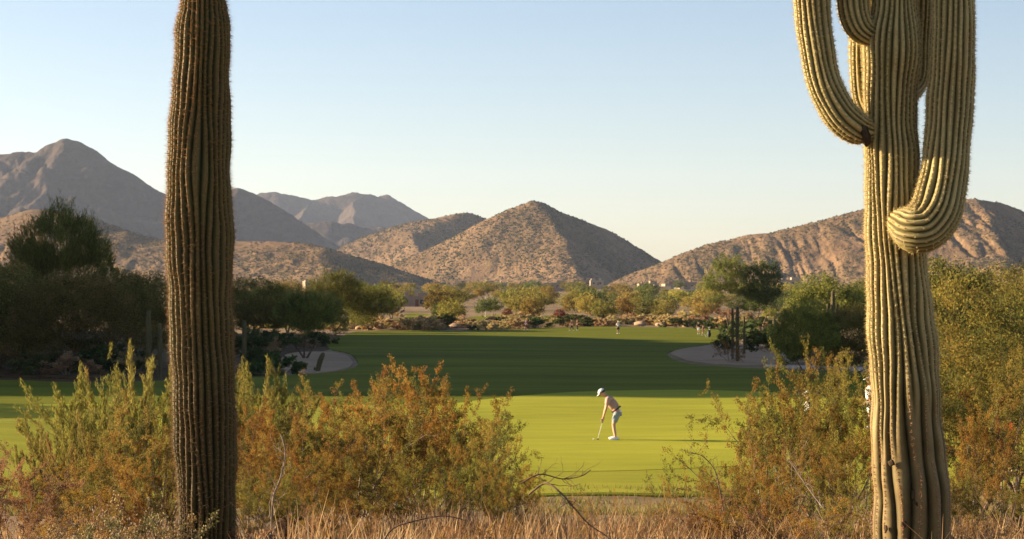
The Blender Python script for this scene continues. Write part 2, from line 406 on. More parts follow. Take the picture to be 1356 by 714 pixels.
def mountain(name, mat, pxr, Dr, lines, base, k=2.3, pw=1.2, seed=0, wl=260, n=(420, 170), rough=5.0, gully=8.0, gfreq=60.0):
    px = np.linspace(*pxr, n[0]); D = np.linspace(*Dr, n[1])
    X = (px[None, :] - CX) / F * D[:, None]; Y = np.repeat(D[:, None], n[0], 1)
    H = seg_height(X, Y, lines, base, k, pw, seed, wl)
    hm = H.max(); t = np.clip(H / hm, 0, 1)
    g = np.abs(fbm(X / gfreq, Y / (gfreq * 2.6), seed + 5, 4)); g2 = fbm(X / (gfreq * .35), Y / (gfreq * .35), seed + 9, 4, 0.6)
    env = np.clip(H / (0.12 * hm), 0, 1)
    Z = base - 6 + H * 1.0 + env * (-gully * (0.25 + (1 - t)) * (0.35 - g).clip(0) * 2.0 + rough * g2)
    Z = np.where(H <= 0.01, base - 8, Z + 5)
    v = np.stack([X, Y, Z], -1).reshape(-1, 3)
    i = np.arange(n[1] - 1)[:, None] * n[0] + np.arange(n[0] - 1)[None, :]
    f = np.stack([i, i + 1, i + 1 + n[0], i + n[0]], -1).reshape(-1, 4)
    fz = v[f][:, :, 2].max(1); f = f[fz > base - 7.5]
    o = tag(link(name, npmesh(name, v, f, mat)), kind='structure')
    return X, Y, Z, H
HS = []

def blur(Z, k):
    for _ in range(k):
        Z = (np.roll(Z, 1, 0) + np.roll(Z, -1, 0) + 2 * Z) / 4; Z = (np.roll(Z, 1, 1) + np.roll(Z, -1, 1) + 2 * Z) / 4
    return Z
def tin_hill(name, mat, pxr, Dr, cr, base_pts, extra, base, seed, n, back=320, rough=3.0, gully=(0, 40, 200), warp=14, sm=5):
    """terrain through surveyed points (image column, row, distance): crest, foot and spurs"""
    pts = [W(*p) for p in cr + extra]
    pts += [np.array([W(px_, 376, D_)[0], D_, base]) for px_, D_ in base_pts]
    pts += [np.array([(p[0] - CX) / F * (p[2] + back), p[2] + back, base]) for p in cr[::2]]
    pts = np.array(pts)
    vs, es, fs, *_ = mg.delaunay_2d_cdt([Vector(p[:2]) for p in pts], [(i, i + 1) for i in range(len(cr) - 1)], [], 0, 1e-3)
    zz = []
    for v in vs:
        d = np.hypot(pts[:, 0] - v.x, pts[:, 1] - v.y); zz.append(pts[int(np.argmin(d)), 2])
    px = np.linspace(*pxr, n[0]); D = np.linspace(*Dr, n[1]); X = (px[None, :] - CX) / F * D[:, None]; Y = np.repeat(D[:, None], n[0], 1)
    cd = np.clip(np.min([np.hypot(X - p[0], Y - p[1]) for p in pts[:len(cr)]], 0) / 120, 0.15, 1)
    wx = X + warp * cd * fbm(X / 110, Y / 110, seed, 3); wy = Y + warp * cd * fbm(X / 110, Y / 110, seed + 50, 3)
    H = np.full(X.shape, -1.0)
    for f in fs:
        if len(f) != 3: continue
        (x1, y1), (x2, y2), (x3, y3) = [(vs[i].x, vs[i].y) for i in f]; z1, z2, z3 = [zz[i] for i in f]
        den = (y2 - y3) * (x1 - x3) + (x3 - x2) * (y1 - y3)
        if abs(den) < 1e-6: continue
        l1 = ((y2 - y3) * (wx - x3) + (x3 - x2) * (wy - y3)) / den; l2 = ((y3 - y1) * (wx - x3) + (x1 - x3) * (wy - y3)) / den; l3 = 1 - l1 - l2
        m_ = (l1 >= -1e-6) & (l2 >= -1e-6) & (l3 >= -1e-6); H[m_] = (l1 * z1 + l2 * z2 + l3 * z3 - base)[m_]
    Hp = H.copy(); H = np.maximum(blur(np.maximum(H, 0), sm), np.maximum(H, 0) * .0)
    env = np.clip(H / 18, 0, 1)
    g1 = fbm(X / 60, Y / 60, seed + 5, 5, .6); g2 = fbm(X / 16, Y / 16, seed + 9, 4, 0.6)
    gr = np.abs(fbm(X / gully[1], Y / gully[2], seed + 3, 3))
    Z = base - 3 + H + env * (rough * 1.7 * g1 * cd + rough * .7 * g2 * np.clip(cd * 1.5, .4, 1) - gully[0] * (.3 - gr).clip(0) * 3 * cd) + 2
    Z = np.where(H <= 0.05, base - 8, Z)
    v = np.stack([X, Y, Z], -1).reshape(-1, 3)
    i = np.arange(n[1] - 1)[:, None] * n[0] + np.arange(n[0] - 1)[None, :]
    f = np.stack([i, i + 1, i + 1 + n[0], i + n[0]], -1).reshape(-1, 4); f = f[v[f][:, :, 2].max(1) > base - 7.5]
    tag(link(name, npmesh(name, v, f, mat)), kind='structure')
    return X, Y, Z, H
# pointed middle hill
HS.append(tin_hill('hill', M['hill_near'], (430, 960), (2501, 3843),
    [(470, 372, 3123), (500, 358, 3099), (545, 338, 3074), (600, 311, 3050), (645, 287, 3050), (680, 271, 3050), (702, 262.5, 3050), (718, 266, 3050), (745, 280, 3099), (768, 288, 3148), (800, 300, 3221), (830, 319, 3294), (862, 341, 3355), (905, 370, 3416)],
    [(440, 3050), (520, 2965), (620, 2843), (700, 2708), (775, 2635), (830, 2806), (880, 3026), (930, 3294)], [(735, 288, 2977), (752, 318, 2855), (765, 345, 2745), (640, 322, 2952), (600, 345, 2952)], 6, 11, (560, 260), 300, 3.2, (2.0, 60, 160)))
HS.append(tin_hill('hill', M['hill_near'], (380, 760), (3294, 4514),
    [(400, 360, 3843), (430, 338, 3855), (455, 325, 3880), (480, 313, 3904), (515, 299, 3904), (545, 291, 3904), (575, 287, 3904), (600, 281, 3904), (622, 277.5, 3904), (642, 284, 3928), (690, 310, 3977), (740, 345, 4026)],
    [(390, 3806), (470, 3636), (540, 3489), (600, 3392), (680, 3636), (740, 3904)], [(548, 308, 3782), (560, 330, 3636), (580, 352, 3514)], 6, 23, (440, 170), 320, 3.6, (3.0, 70, 200)))
# foothills on the left
HS.append(tin_hill('hill', M['hill_near'], (-320, 660), (1950, 3000),
    [(-260, 300, 2760), (-100, 280, 2740), (0, 286, 2700), (40, 274, 2680), (90, 278, 2660), (130, 289, 2640), (170, 304, 2620), (215, 317, 2600), (270, 319, 2580), (320, 317.5, 2560), (360, 317.5, 2530), (400, 320, 2500),
     (430, 326, 2470), (465, 337, 2440), (500, 347, 2420), (540, 360, 2400), (580, 373, 2390)],
    [(-280, 2600), (-100, 2500), (60, 2420), (180, 2330), (300, 2260), (380, 2180), (440, 2110), (500, 2200), (560, 2290), (620, 2360)], [(418, 340, 2360), (432, 358, 2230), (150, 330, 2480), (60, 320, 2540), (330, 345, 2400)], 5, 31, (700, 220), 300, 3.0, (2.0, 50, 160)))
# right hill
HS.append(tin_hill('hill', M['hill_near'], (790, 1660), (2000, 3200),
    [(810, 373, 2560), (840, 360, 2560), (870, 348, 2560), (900, 336, 2560), (940, 321, 2570), (990, 308, 2590), (1020, 306, 2600), (1060, 296, 2600), (1100, 285, 2600), (1146, 274, 2600), (1200, 269, 2600), (1250, 263.5, 2600), (1292, 261.5, 2600),
     (1322, 265, 2640), (1356, 278, 2680), (1420, 300, 2740), (1520, 345, 2800), (1600, 372, 2840)],
    [(800, 2540), (880, 2440), (980, 2380), (1080, 2320), (1180, 2250), (1270, 2180), (1345, 2120), (1420, 2350), (1500, 2500), (1620, 2700)], [(1312, 285, 2500), (1322, 315, 2370), (1335, 345, 2240), (1080, 330, 2460), (980, 342, 2480), (1200, 320, 2420)], 6, 47, (760, 260), 320, 3.4, (7.0, 26, 240)))
# big left mountain
HS.append(tin_hill('mountain', M['hill_far'], (-460, 600), (3700, 6000),
    [(-420, 330, 5000), (-250, 250, 5000), (-120, 222, 5000), (-40, 207, 5000), (0, 203, 5000), (30, 197, 5000), (46, 199, 5000), (62, 187, 5000), (84, 179.5, 5000), (104, 184, 5000), (122, 193, 5000), (142, 210, 5000), (170, 225, 5000), (200, 243, 5000),
     (222, 256, 5000), (260, 258, 5000), (300, 247, 5000), (322, 247, 5000), (345, 257, 5000), (372, 273, 5010), (400, 293, 5020), (436, 317, 5030), (470, 337, 5040), (520, 366, 5050)],
    [(-440, 3900), (-300, 3850), (-150, 3950), (0, 4150), (120, 4300), (230, 4400), (330, 4450), (420, 4650), (500, 4850), (560, 5000)],
    [(60, 240, 4700), (20, 290, 4450), (285, 290, 4800), (260, 330, 4600), (150, 262, 4750), (175, 310, 4550)], 10, 59, (640, 230), 700, 12.0, (26.0, 130, 500), 50, 3))
# farther mountain and its dark spur
c0 = crest([(280, 300, 8000), (320, 268, 8000), (345, 253, 8000), (366, 251, 8000), (385, 257, 8000), (410, 261, 8000), (440, 258, 8000), (470, 254, 8000), (488, 253, 8000), (498, 256, 8000), (510, 254, 8000), (528, 264, 8000), (545, 277, 8000), (560, 286, 8000), (620, 320, 8000), (680, 350, 8000)])
c1 = crest([(488, 253, 8000), (470, 285, 7500), (450, 320, 7000)])
c2 = crest([(410, 261, 8000), (395, 290, 7600), (385, 320, 7200)])
HS.append(mountain('mountain', M['hill_far'], (260, 720), (6600, 9600), [(c0, 1), (c1, .8), (c2, .8)], 20, 1.8, 1.1, 67, 600, (420, 130), 14.0, 40.0, 240))
c0 = crest([(360, 330, 6000), (405, 294, 6000), (430, 291, 6000), (450, 293, 6000), (475, 300, 6000), (500, 298, 6000), (540, 310, 6000), (600, 345, 6000)])
HS.append(mountain('mountain', M['hill_far'], (340, 640), (5300, 6800), [(c0, 1)], 15, 1.8, 1.1, 71, 400, (260, 90), 10.0, 25.0, 160))
# unseen knoll added on the left, shaped to throw the long shade over the fairway
def knoll():
    pts = [(-98, 106, 14), (-98, 121, 31), (-108, 150, 35), (-118, 200, 36), (-124, 240, 37), (-130, 275, 34), (-138, 292, 26), (-150, 330, 10)]
    x = np.linspace(-230, -60, 120); y = np.linspace(60, 400, 170); X, Y = np.meshgrid(x, y)
    H = np.zeros_like(X); wx = X + 5 * fbm(X / 16, Y / 16, 2, 4); wy = Y + 5 * fbm(X / 16, Y / 16, 8, 4)
    for a, b in zip(pts[:-1], pts[1:]):
        dx, dy = b[0] - a[0], b[1] - a[1]; t = np.clip(((wx - a[0]) * dx + (wy - a[1]) * dy) / (dx * dx + dy * dy), 0, 1)
        zc = a[2] + t * (b[2] - a[2]) + 6; d = np.hypot(wx - a[0] - t * dx, wy - a[1] - t * dy)
        H = np.maximum(H, zc * np.clip(1 - d / (1.15 * zc), 0, 1) ** 0.9)
    Z = ground(X, Y) - 0.5 + H + np.clip(H / 4, 0, 1) * 1.2 * fbm(X / 6, Y / 6, 77, 4, .6)
    v = np.stack([X, Y, Z], -1).reshape(-1, 3); n = len(x)
    i = np.arange(len(y) - 1)[:, None] * n + np.arange(n - 1)[None, :]
    f = np.stack([i, i + 1, i + 1 + n, i + n], -1).reshape(-1, 4)
    f = f[H.reshape(-1)[f].max(1) > 0]
    tag(link('added_shade_knoll', npmesh('added_shade_knoll', v, f, M['hill_near'])), kind='structure')
knoll()

# scrub growing on the hills: one mass nobody could count
def scrub():
    g = np.random.default_rng(3); Vs = []; Cs = []
    o = np.array([(1, 0, 0), (0, 1, 0), (-1, 0, 0), (0, -1, 0), (0, 0, 1), (0, 0, -.3)])
    fa = np.array([(0, 1, 4), (1, 2, 4), (2, 3, 4), (3, 0, 4), (1, 0, 5), (2, 1, 5), (3, 2, 5), (0, 3, 5)])
    for idx, n, s in ((0, 34000, 1.9), (1, 13000, 2.5), (2, 28000, 1.5), (3, 38000, 1.6)):
        X, Y, Z, H = HS[idx]; r, c = X.shape
        a = g.uniform(0, r - 1.001, n * 2); b = g.uniform(0, c - 1.001, n * 2)
        ia = a.astype(int); ib = b.astype(int); fa_ = a - ia; fb = b - ib
        L = lambda A: (A[ia, ib] * (1 - fa_) * (1 - fb) + A[ia + 1, ib] * fa_ * (1 - fb) + A[ia, ib + 1] * (1 - fa_) * fb + A[ia + 1, ib + 1] * fa_ * fb)
        x, y, z, h = L(X), L(Y), L(Z), L(H)
        k = (h > 0.5) & (fbm(x / 45, y / 90, 5, 4) * 1.3 + g.uniform(-.5, .5, len(x)) > -0.1); x, y, z = x[k][:n], y[k][:n], z[k][:n]
        m = len(x); sz = s * g.uniform(0.45, 1.25, m) ** 1.4
        P = o[None] * sz[:, None, None] * np.array([1, 1, .8]) * g.uniform(.7, 1.3, (m, 6, 1)) + np.stack([x, y, z], -1)[:, None]
        Vs.append(P.reshape(-1, 3)); base = np.array([(0.10, 0.085, 0.038), (0.14, 0.105, 0.05), (0.075, 0.07, 0.032)])[g.integers(0, 3, m)]
        Cs.append(np.repeat(base, 8, 0))
    V = np.concatenate(Vs); m = len(V) // 6
    Fc = (fa[None] + 6 * np.arange(m)[:, None, None]).reshape(-1, 3)
    tag(link('hillside_scrub', npmesh('hillside_scrub', V, Fc, M['leaf_far'], False, np.concatenate(Cs))), 'scattered desert scrub speckling the slopes of the brown hills', 'scrub', kind='stuff')
scrub()

# ------------------------------------------------------------------ plants
class Plant:
    def __init__(s, seed): s.g = np.random.default_rng(seed); s.tubes = []; s.lc = []; s.ld = []; s.ls = []; s.lk = []
    def tube(s, a, b, ra, rb): s.tubes.append((*a, *b, ra, rb))
    def leaves(s, P, Dr, size, col):
        n = len(P); s.lc.append(P); s.ld.append(Dr); s.ls.append(np.broadcast_to(size, (n, 2))); s.lk.append(np.broadcast_to(col, (n, 3)))
    def wood(s, name, mat, sides=5):
        T = np.array(s.tubes); a = T[:, :3]; b = T[:, 3:6]; d = b - a; L = np.linalg.norm(d, axis=1, keepdims=True) + 1e-9; d = d / L
        ref = np.where(np.abs(d[:, 2:3]) < 0.9, [[0, 0, 1.0]], [[1.0, 0, 0]]); u = np.cross(d, ref); u /= np.linalg.norm(u, axis=1, keepdims=True); w = np.cross(d, u)
        th = np.arange(sides) * 2 * math.pi / sides; c = np.cos(th)[None, :, None]; si = np.sin(th)[None, :, None]
        ring = u[:, None] * c + w[:, None] * si
        V = np.concatenate([a[:, None] + ring * T[:, 6][:, None, None], b[:, None] + ring * T[:, 7][:, None, None]], 1)
        n = len(T); i = np.arange(sides); j = (i + 1) % sides
        f = np.stack([i, j, j + sides, i + sides], -1)[None] + (np.arange(n) * 2 * sides)[:, None, None]
        return npmesh(name, V.reshape(-1, 3), f.reshape(-1, 4), mat)
    def foliage(s, name, mat):
        P = np.concatenate(s.lc); D = np.concatenate(s.ld); S = np.concatenate(s.ls); K = np.concatenate(s.lk)
        n = len(P); r = s.g.normal(size=(n, 3)); B = np.cross(D, r); B /= np.linalg.norm(B, axis=1, keepdims=True) + 1e-9
        a = D * S[:, :1] / 2; b = B * S[:, 1:] / 2
        V = np.stack([P - a, P - a * .1 + b, P + a, P - a * .1 - b], 1)
        f = np.arange(n * 4).reshape(-1, 4)
        K = K * s.g.uniform(0.8, 1.2, (n, 1))
        return npmesh(name, V.reshape(-1, 3), f, mat, False, K)
def unit(v): return v / (np.linalg.norm(v, axis=-1, keepdims=True) + 1e-9)
def pick(g, pal):
    w = np.array([p[3] for p in pal], float); return np.array(pal[g.choice(len(pal), p=w / w.sum())][:3])

def grow(pl, p, d, L, r, lev, prm, col=None):
    g = pl.g; ns = prm['nseg'][lev]; last = lev == len(prm['nseg']) - 1
    if lev == prm.get('collev', 1): col = pick(g, prm['pal'])
    for s in range(ns):
        d = unit(d + g.normal(size=3) * prm['jit'][lev] + np.array([0, 0, prm['up'][lev]]))
        q = p + d * L / ns; r2 = r * (0.75 if not last else 0.6)
        if r > prm.get('rmin', 0): pl.tube(p, q, r, r2)
        if last:
            n = prm['nleaf']; t = g.uniform(0, 1, (n, 1)); P = p + (q - p) * t + g.normal(size=(n, 3)) * prm['spread']
            dr = unit(d * prm['align'] + g.normal(size=(n, 3)))
            sz = np.array(prm['leaf'])[None] * g.uniform(0.6, 1.3, (n, 1))
            pl.leaves(P, dr, sz, col)
        else:
            if (s + 1) / ns >= prm['start'][lev]:
                for _ in range(prm['kids'][lev]):
                    if g.uniform() < prm.get('skip', 0): continue
                    ax = unit(np.cross(d, g.normal(size=3))); ang = R(g.uniform(*prm['ang'][lev]))
                    d2 = d * math.cos(ang) + ax * math.sin(ang)
                    grow(pl, q, d2, L * prm['ratio'][lev] * g.uniform(.7, 1.2) * (1 - 0.35 * s / ns), r2 * 0.6, lev + 1, prm, col)
        p = q; r = r2
def shrub(seed, H, spread, nst, prm, r0=0.02):
    pl = Plant(seed); g = pl.g
    for i in range(nst):
        az = 2 * math.pi * (i + g.uniform(0, .8)) / nst; tilt = R(g.uniform(6, spread))
        d = np.array([math.cos(az) * math.sin(tilt), math.sin(az) * math.sin(tilt), math.cos(tilt)])
        grow(pl, np.array([math.cos(az) * .05, math.sin(az) * .05, -0.05]), d, H * g.uniform(.75, 1.05), r0 * g.uniform(.7, 1.2), 0, prm)
    return pl

RUST = [(0.267, 0.145, 0.035, 4), (0.299, 0.183, 0.043, 4), (0.218, 0.171, 0.043, 4), (0.137, 0.121, 0.035, 3), (0.218, 0.116, 0.039, 2)]
OLIVE = [(0.238, 0.189, 0.044, 4), (0.176, 0.163, 0.04, 4), (0.273, 0.194, 0.048, 4), (0.255, 0.154, 0.04, 2), (0.106, 0.106, 0.032, 3)]
PALE = [(0.24, 0.213, 0.051, 4), (0.288, 0.243, 0.064, 3), (0.184, 0.175, 0.047, 3), (0.272, 0.19, 0.06, 1)]
DRUST = [(0.21, 0.12, 0.06, 4), (0.28, 0.16, 0.075, 3), (0.15, 0.10, 0.055, 2)]
creo = dict(nseg=[6, 5, 4], jit=[.17, .2, .22], up=[.03, .05, .05], start=[.35, .2], kids=[2, 2], ang=[(22, 60), (20, 60)], ratio=[.5, .36], skip=.15,
            nleaf=17, spread=.015, align=.9, leaf=(.023, .010), pal=RUST)
KINDS = {}
def proto_shrub(key, seed, H, spread, nst, prm, r0=.02, leafmat='leaf_bush', woodmat='twig'):
    pl = shrub(seed, H, spread, nst, prm, r0)
    fm = pl.foliage('foliage_' + key, M[leafmat]); wm = pl.wood('stems_' + key, M[woodmat], 4)
    zs = np.concatenate(pl.lc)[:, 2]
    KINDS[key] = ('shrub', fm, wm, float(np.percentile(zs, 99.3)))
for i in range(3):
    proto_shrub('rust%d' % i, 100 + i, 1.5, 42, 10, dict(creo))
    proto_shrub('olive%d' % i, 110 + i, 1.5, 40, 10, dict(creo, pal=OLIVE))
proto_shrub('thin', 120, 1.5, 46, 5, dict(creo, nleaf=8, skip=.25), .018)
proto_shrub('pale0', 130, 1.4, 34, 16, dict(creo, nseg=[5, 5, 4], jit=[.10, .10, .08], up=[.06, .16, .2], ang=[(12, 35), (10, 28)], nleaf=9, spread=.012, align=3.0, leaf=(.05, .008), pal=PALE))
proto_shrub('pale1', 131, 1.4, 38, 16, dict(creo, nseg=[5, 5, 4], jit=[.10, .10, .08], up=[.06, .14, .2], ang=[(12, 35), (10, 28)], nleaf=9, spread=.012, align=3.0, leaf=(.05, .008), pal=PALE))
proto_shrub('dark0', 140, 1.0, 60, 12, dict(creo, nseg=[4, 4, 3], pal=DRUST, nleaf=14), .015)
proto_shrub('dark1', 141, 1.0, 60, 12, dict(creo, nseg=[4, 4, 3], pal=DRUST + RUST[:2], nleaf=14), .015)
# low shrub with cream seed heads
def flower_shrub():
    prm = dict(creo, nseg=[4, 4, 3], pal=[(0.12, 0.11, 0.045, 3), (0.2, 0.13, 0.05, 2)], nleaf=9)
    pl = shrub(150, .8, 62, 12, prm, .012)
    fm = pl.foliage('foliage_seed', M['leaf_bush']); wm = pl.wood('stems_seed', M['twig'], 4)
    P = np.concatenate(pl.lc); g = np.random.default_rng(4); idx = g.choice(np.where(P[:, 2] > .35)[0], 620)
    q = Plant(151); Pc = P[idx] + np.array([0, 0, .015]) + g.normal(size=(620, 3)) * .02
    for k in range(3): q.leaves(Pc, unit(np.array([0, 0, 1.6]) + g.normal(size=(620, 3))), np.array([[.022, .011]]), np.array([.52, .42, .26]))
    KINDS['seed'] = ('shrub', fm, wm, float(np.percentile(P[:, 2], 99)), q.foliage('seed_heads', M['leaf_bush']))
flower_shrub()
PROTO = {}
def place_plant(key, name, px, D, top=None, H=None, wide=1.0, rz=None, label='', cat='shrub', group=None, names=('foliage', 'stems'), x=None, sink=0.0):
    k = KINDS[key]; fm, wm, h0 = k[1], k[2], k[3]
    if x is None: loc = on(px, D)
    else: loc = (x, D, float(ground(x, D)))
    if H is None:
        ztop = -(top - HY) / F * D; H = ztop - loc[2]
    s = H / h0; ss = (s * wide, s * wide, s)
    loc = (loc[0], loc[1], loc[2] - sink)
    if key not in PROTO:
        r = empty(name); a = link(names[0], fm, r); b = link(names[1], wm, r); kids = [a, b]
        if len(k) > 4: kids.append(link('seed_head', k[4], r)); kids[-1]['kind'] = 'stuff'
        PROTO[key] = (r, kids); o = r; o.location = loc; o.scale = ss
    else:
        r, kids = PROTO[key]; o = copy_tree(r, kids, loc, 0, ss)
    o.name = name
    o.rotation_euler = (0, 0, rz if rz is not None else random.uniform(0, 6.28))
    tag(o, label, cat)
    if group: o['group'] = group
    elif 'group' in o: del o['group']
    return o
FG = 'desert shrubs in front of the golf course'
def bush(key, px, D, top, wide, label, cat='shrub', name='creosote_bush'): place_plant(key, name, px, D, top + (20 if px > 1230 else 14), None, wide, label=label, cat=cat, group=FG)
bush('rust0', 344, 17.0, 522, .85, 'golden brown bush touching the right edge of the single-column cactus')
bush('olive0', 402, 18.0, 500, .8, 'yellow-green and rust bush with two upright sprays, right of the single-column cactus')
bush('rust1', 470, 18.5, 498, .85, 'golden bush with a narrow peak below the small shaded bunker')
bush('olive1', 520, 21.0, 492, .8, 'olive bush half hidden behind the tallest rust bush')
bush('rust2', 552, 20.0, 474, .85, 'tallest rust-orange bush of the central thicket, reaching up into the shaded fairway')
bush('rust0', 604, 19.0, 496, .8, 'rust bush shouldering the tallest bush on the golfer side')
bush('olive2', 636, 17.5, 536, .7, 'olive and rust bush whose side sprays reach over the green toward the golfer')
bush('rust1', 655, 15.5, 600, .8, 'low rust bush at the foot of the thicket beside the dead bough')
bush('olive0', 585, 16.0, 575, 1.0, 'dense brown-green bush at the base of the central thicket')
bush('rust2', 430, 15.5, 590, 1.1, 'low golden bush in the dry grass, with a pale forked stem')
bush('rust1', 500, 16.5, 570, 1.0, 'rounded rust bush in the middle of the thicket, above the dry grass')
bush('olive1', 360, 15.0, 610, 1.0, 'low olive bush at the foot of the single-column cactus')
bush('thin', 800, 14.6, 640, .9, 'sparse leafy shrub below the golfer, by the dead bough')
bush('thin', 855, 15.5, 634, .8, 'thin rusty shrub standing alone in the dry grass below the golfer')
bush('thin', 735, 15.2, 625, .8, 'scrawny shrub behind the dead bough')
bush('rust0', 130, 15.5, 590, 1.2, 'spreading rust bush below the feathery yellow-green shrub')
bush('rust2', 45, 15.0, 615, 1.2, 'golden rust bush in the lower left corner')
bush('dark0', 15, 14.0, 590, .9, 'dark reddish shrub with upright leafy tips at the left border', name='desert_shrub')
bush('dark1', 70, 12.6, 655, 1.2, 'low dark rust shrub beside the seed-headed shrub', name='desert_shrub')
bush('rust1', 215, 15.0, 600, .9, 'golden rust bush tucked against the left side of the single-column cactus')
bush('seed', 150, 11.6, 656, 1.15, 'low brown shrub dotted with cream seed heads', name='seed_headed_shrub')
bush('dark0', 395, 12.4, 668, 1.3, 'low dark rust shrub in the dry grass right of the single-column cactus', name='desert_shrub')
bush('rust0', 455, 12.8, 664, 1.1, 'small golden shrub rising out of the dry grass below the central thicket')
bush('dark1', 640, 13.0, 672, 1.2, 'small brown shrub in the dry grass below the right end of the thicket', name='desert_shrub')
bush('dark0', 905, 13.2, 655, 1.2, 'brown shrub in the dry grass below the near edge of the green', name='desert_shrub')
bush('rust1', 975, 13.0, 650, 1.1, 'small rust shrub at the bottom edge below the gnarled twigs')
bush('dark1', 1050, 12.8, 648, 1.3, 'low reddish shrub in the dry grass left of the armed cactus foot', name='desert_shrub')
bush('olive2', 1120, 13.4, 640, 1.0, 'small olive shrub touching the armed cactus foot on the left')
bush('dark0', 1300, 13.0, 662, 1.2, 'low brown shrub in the dry grass right of the armed cactus foot', name='desert_shrub')
bush('pale0', 140, 24.0, 488, 1.15, 'large feathery yellow-green shrub in front of the dark mesquites', name='broom_shrub')
bush('pale1', 207, 25.0, 458, .85, 'tall yellow-green shrub hugging the left edge of the single-column cactus', name='broom_shrub')
bush('pale0', 330, 25.5, 466, .85, 'pale green upright shrub just right of the single-column cactus', name='broom_shrub')
bush('pale1', 100, 22.0, 540, .9, 'lower yellow-green shrub spreading over the lit grass', name='broom_shrub')
bush('olive2', 185, 21.0, 520, .9, 'olive bush with bare grey twigs beneath the feathery shrub')
# right side
bush('rust1', 962, 16.0, 600, .8, 'dark rust bush with bare gnarled twigs under the end of the golfer shadow')
bush('thin', 925, 15.5, 600, .8, 'sparse shrub at the near edge of the green, below the long shadow')
bush('olive0', 1030, 20.0, 478, .72, 'golden olive bush whose outstretched bough crosses the green')
bush('thin', 985, 19.0, 530, .9, 'open twiggy shrub leaning out over the green')
bush('olive1', 1095, 21.0, 452, .72, 'tall golden olive bush between the bunker and the armed cactus')
bush('olive2', 1145, 19.5, 470, .65, 'olive bush pressed behind the left edge of the armed cactus')
bush('rust0', 1050, 16.5, 580, 1.0, 'rust bush filling the ground left of the armed cactus')
bush('rust2', 1115, 15.8, 565, .9, 'rust and olive bush at the left foot of the armed cactus')
bush('rust1', 1010, 15.2, 625, .9, 'low rust bush in the dry grass left of the armed cactus')
bush('olive0', 1270, 19.0, 448, .8, 'tall olive bush just right of the armed cactus')
bush('olive2', 1335, 21.0, 432, .8, 'high green-gold bush at the right border')
bush('rust2', 1300, 17.0, 530, .85, 'brown bush under the red shirts, right of the armed cactus')
bush('rust0', 1352, 16.0, 610, .9, 'low rust bush in the lower right corner')
bush('olive1', 1268, 15.8, 600, .8, 'low olive bush at the right foot of the armed cactus')

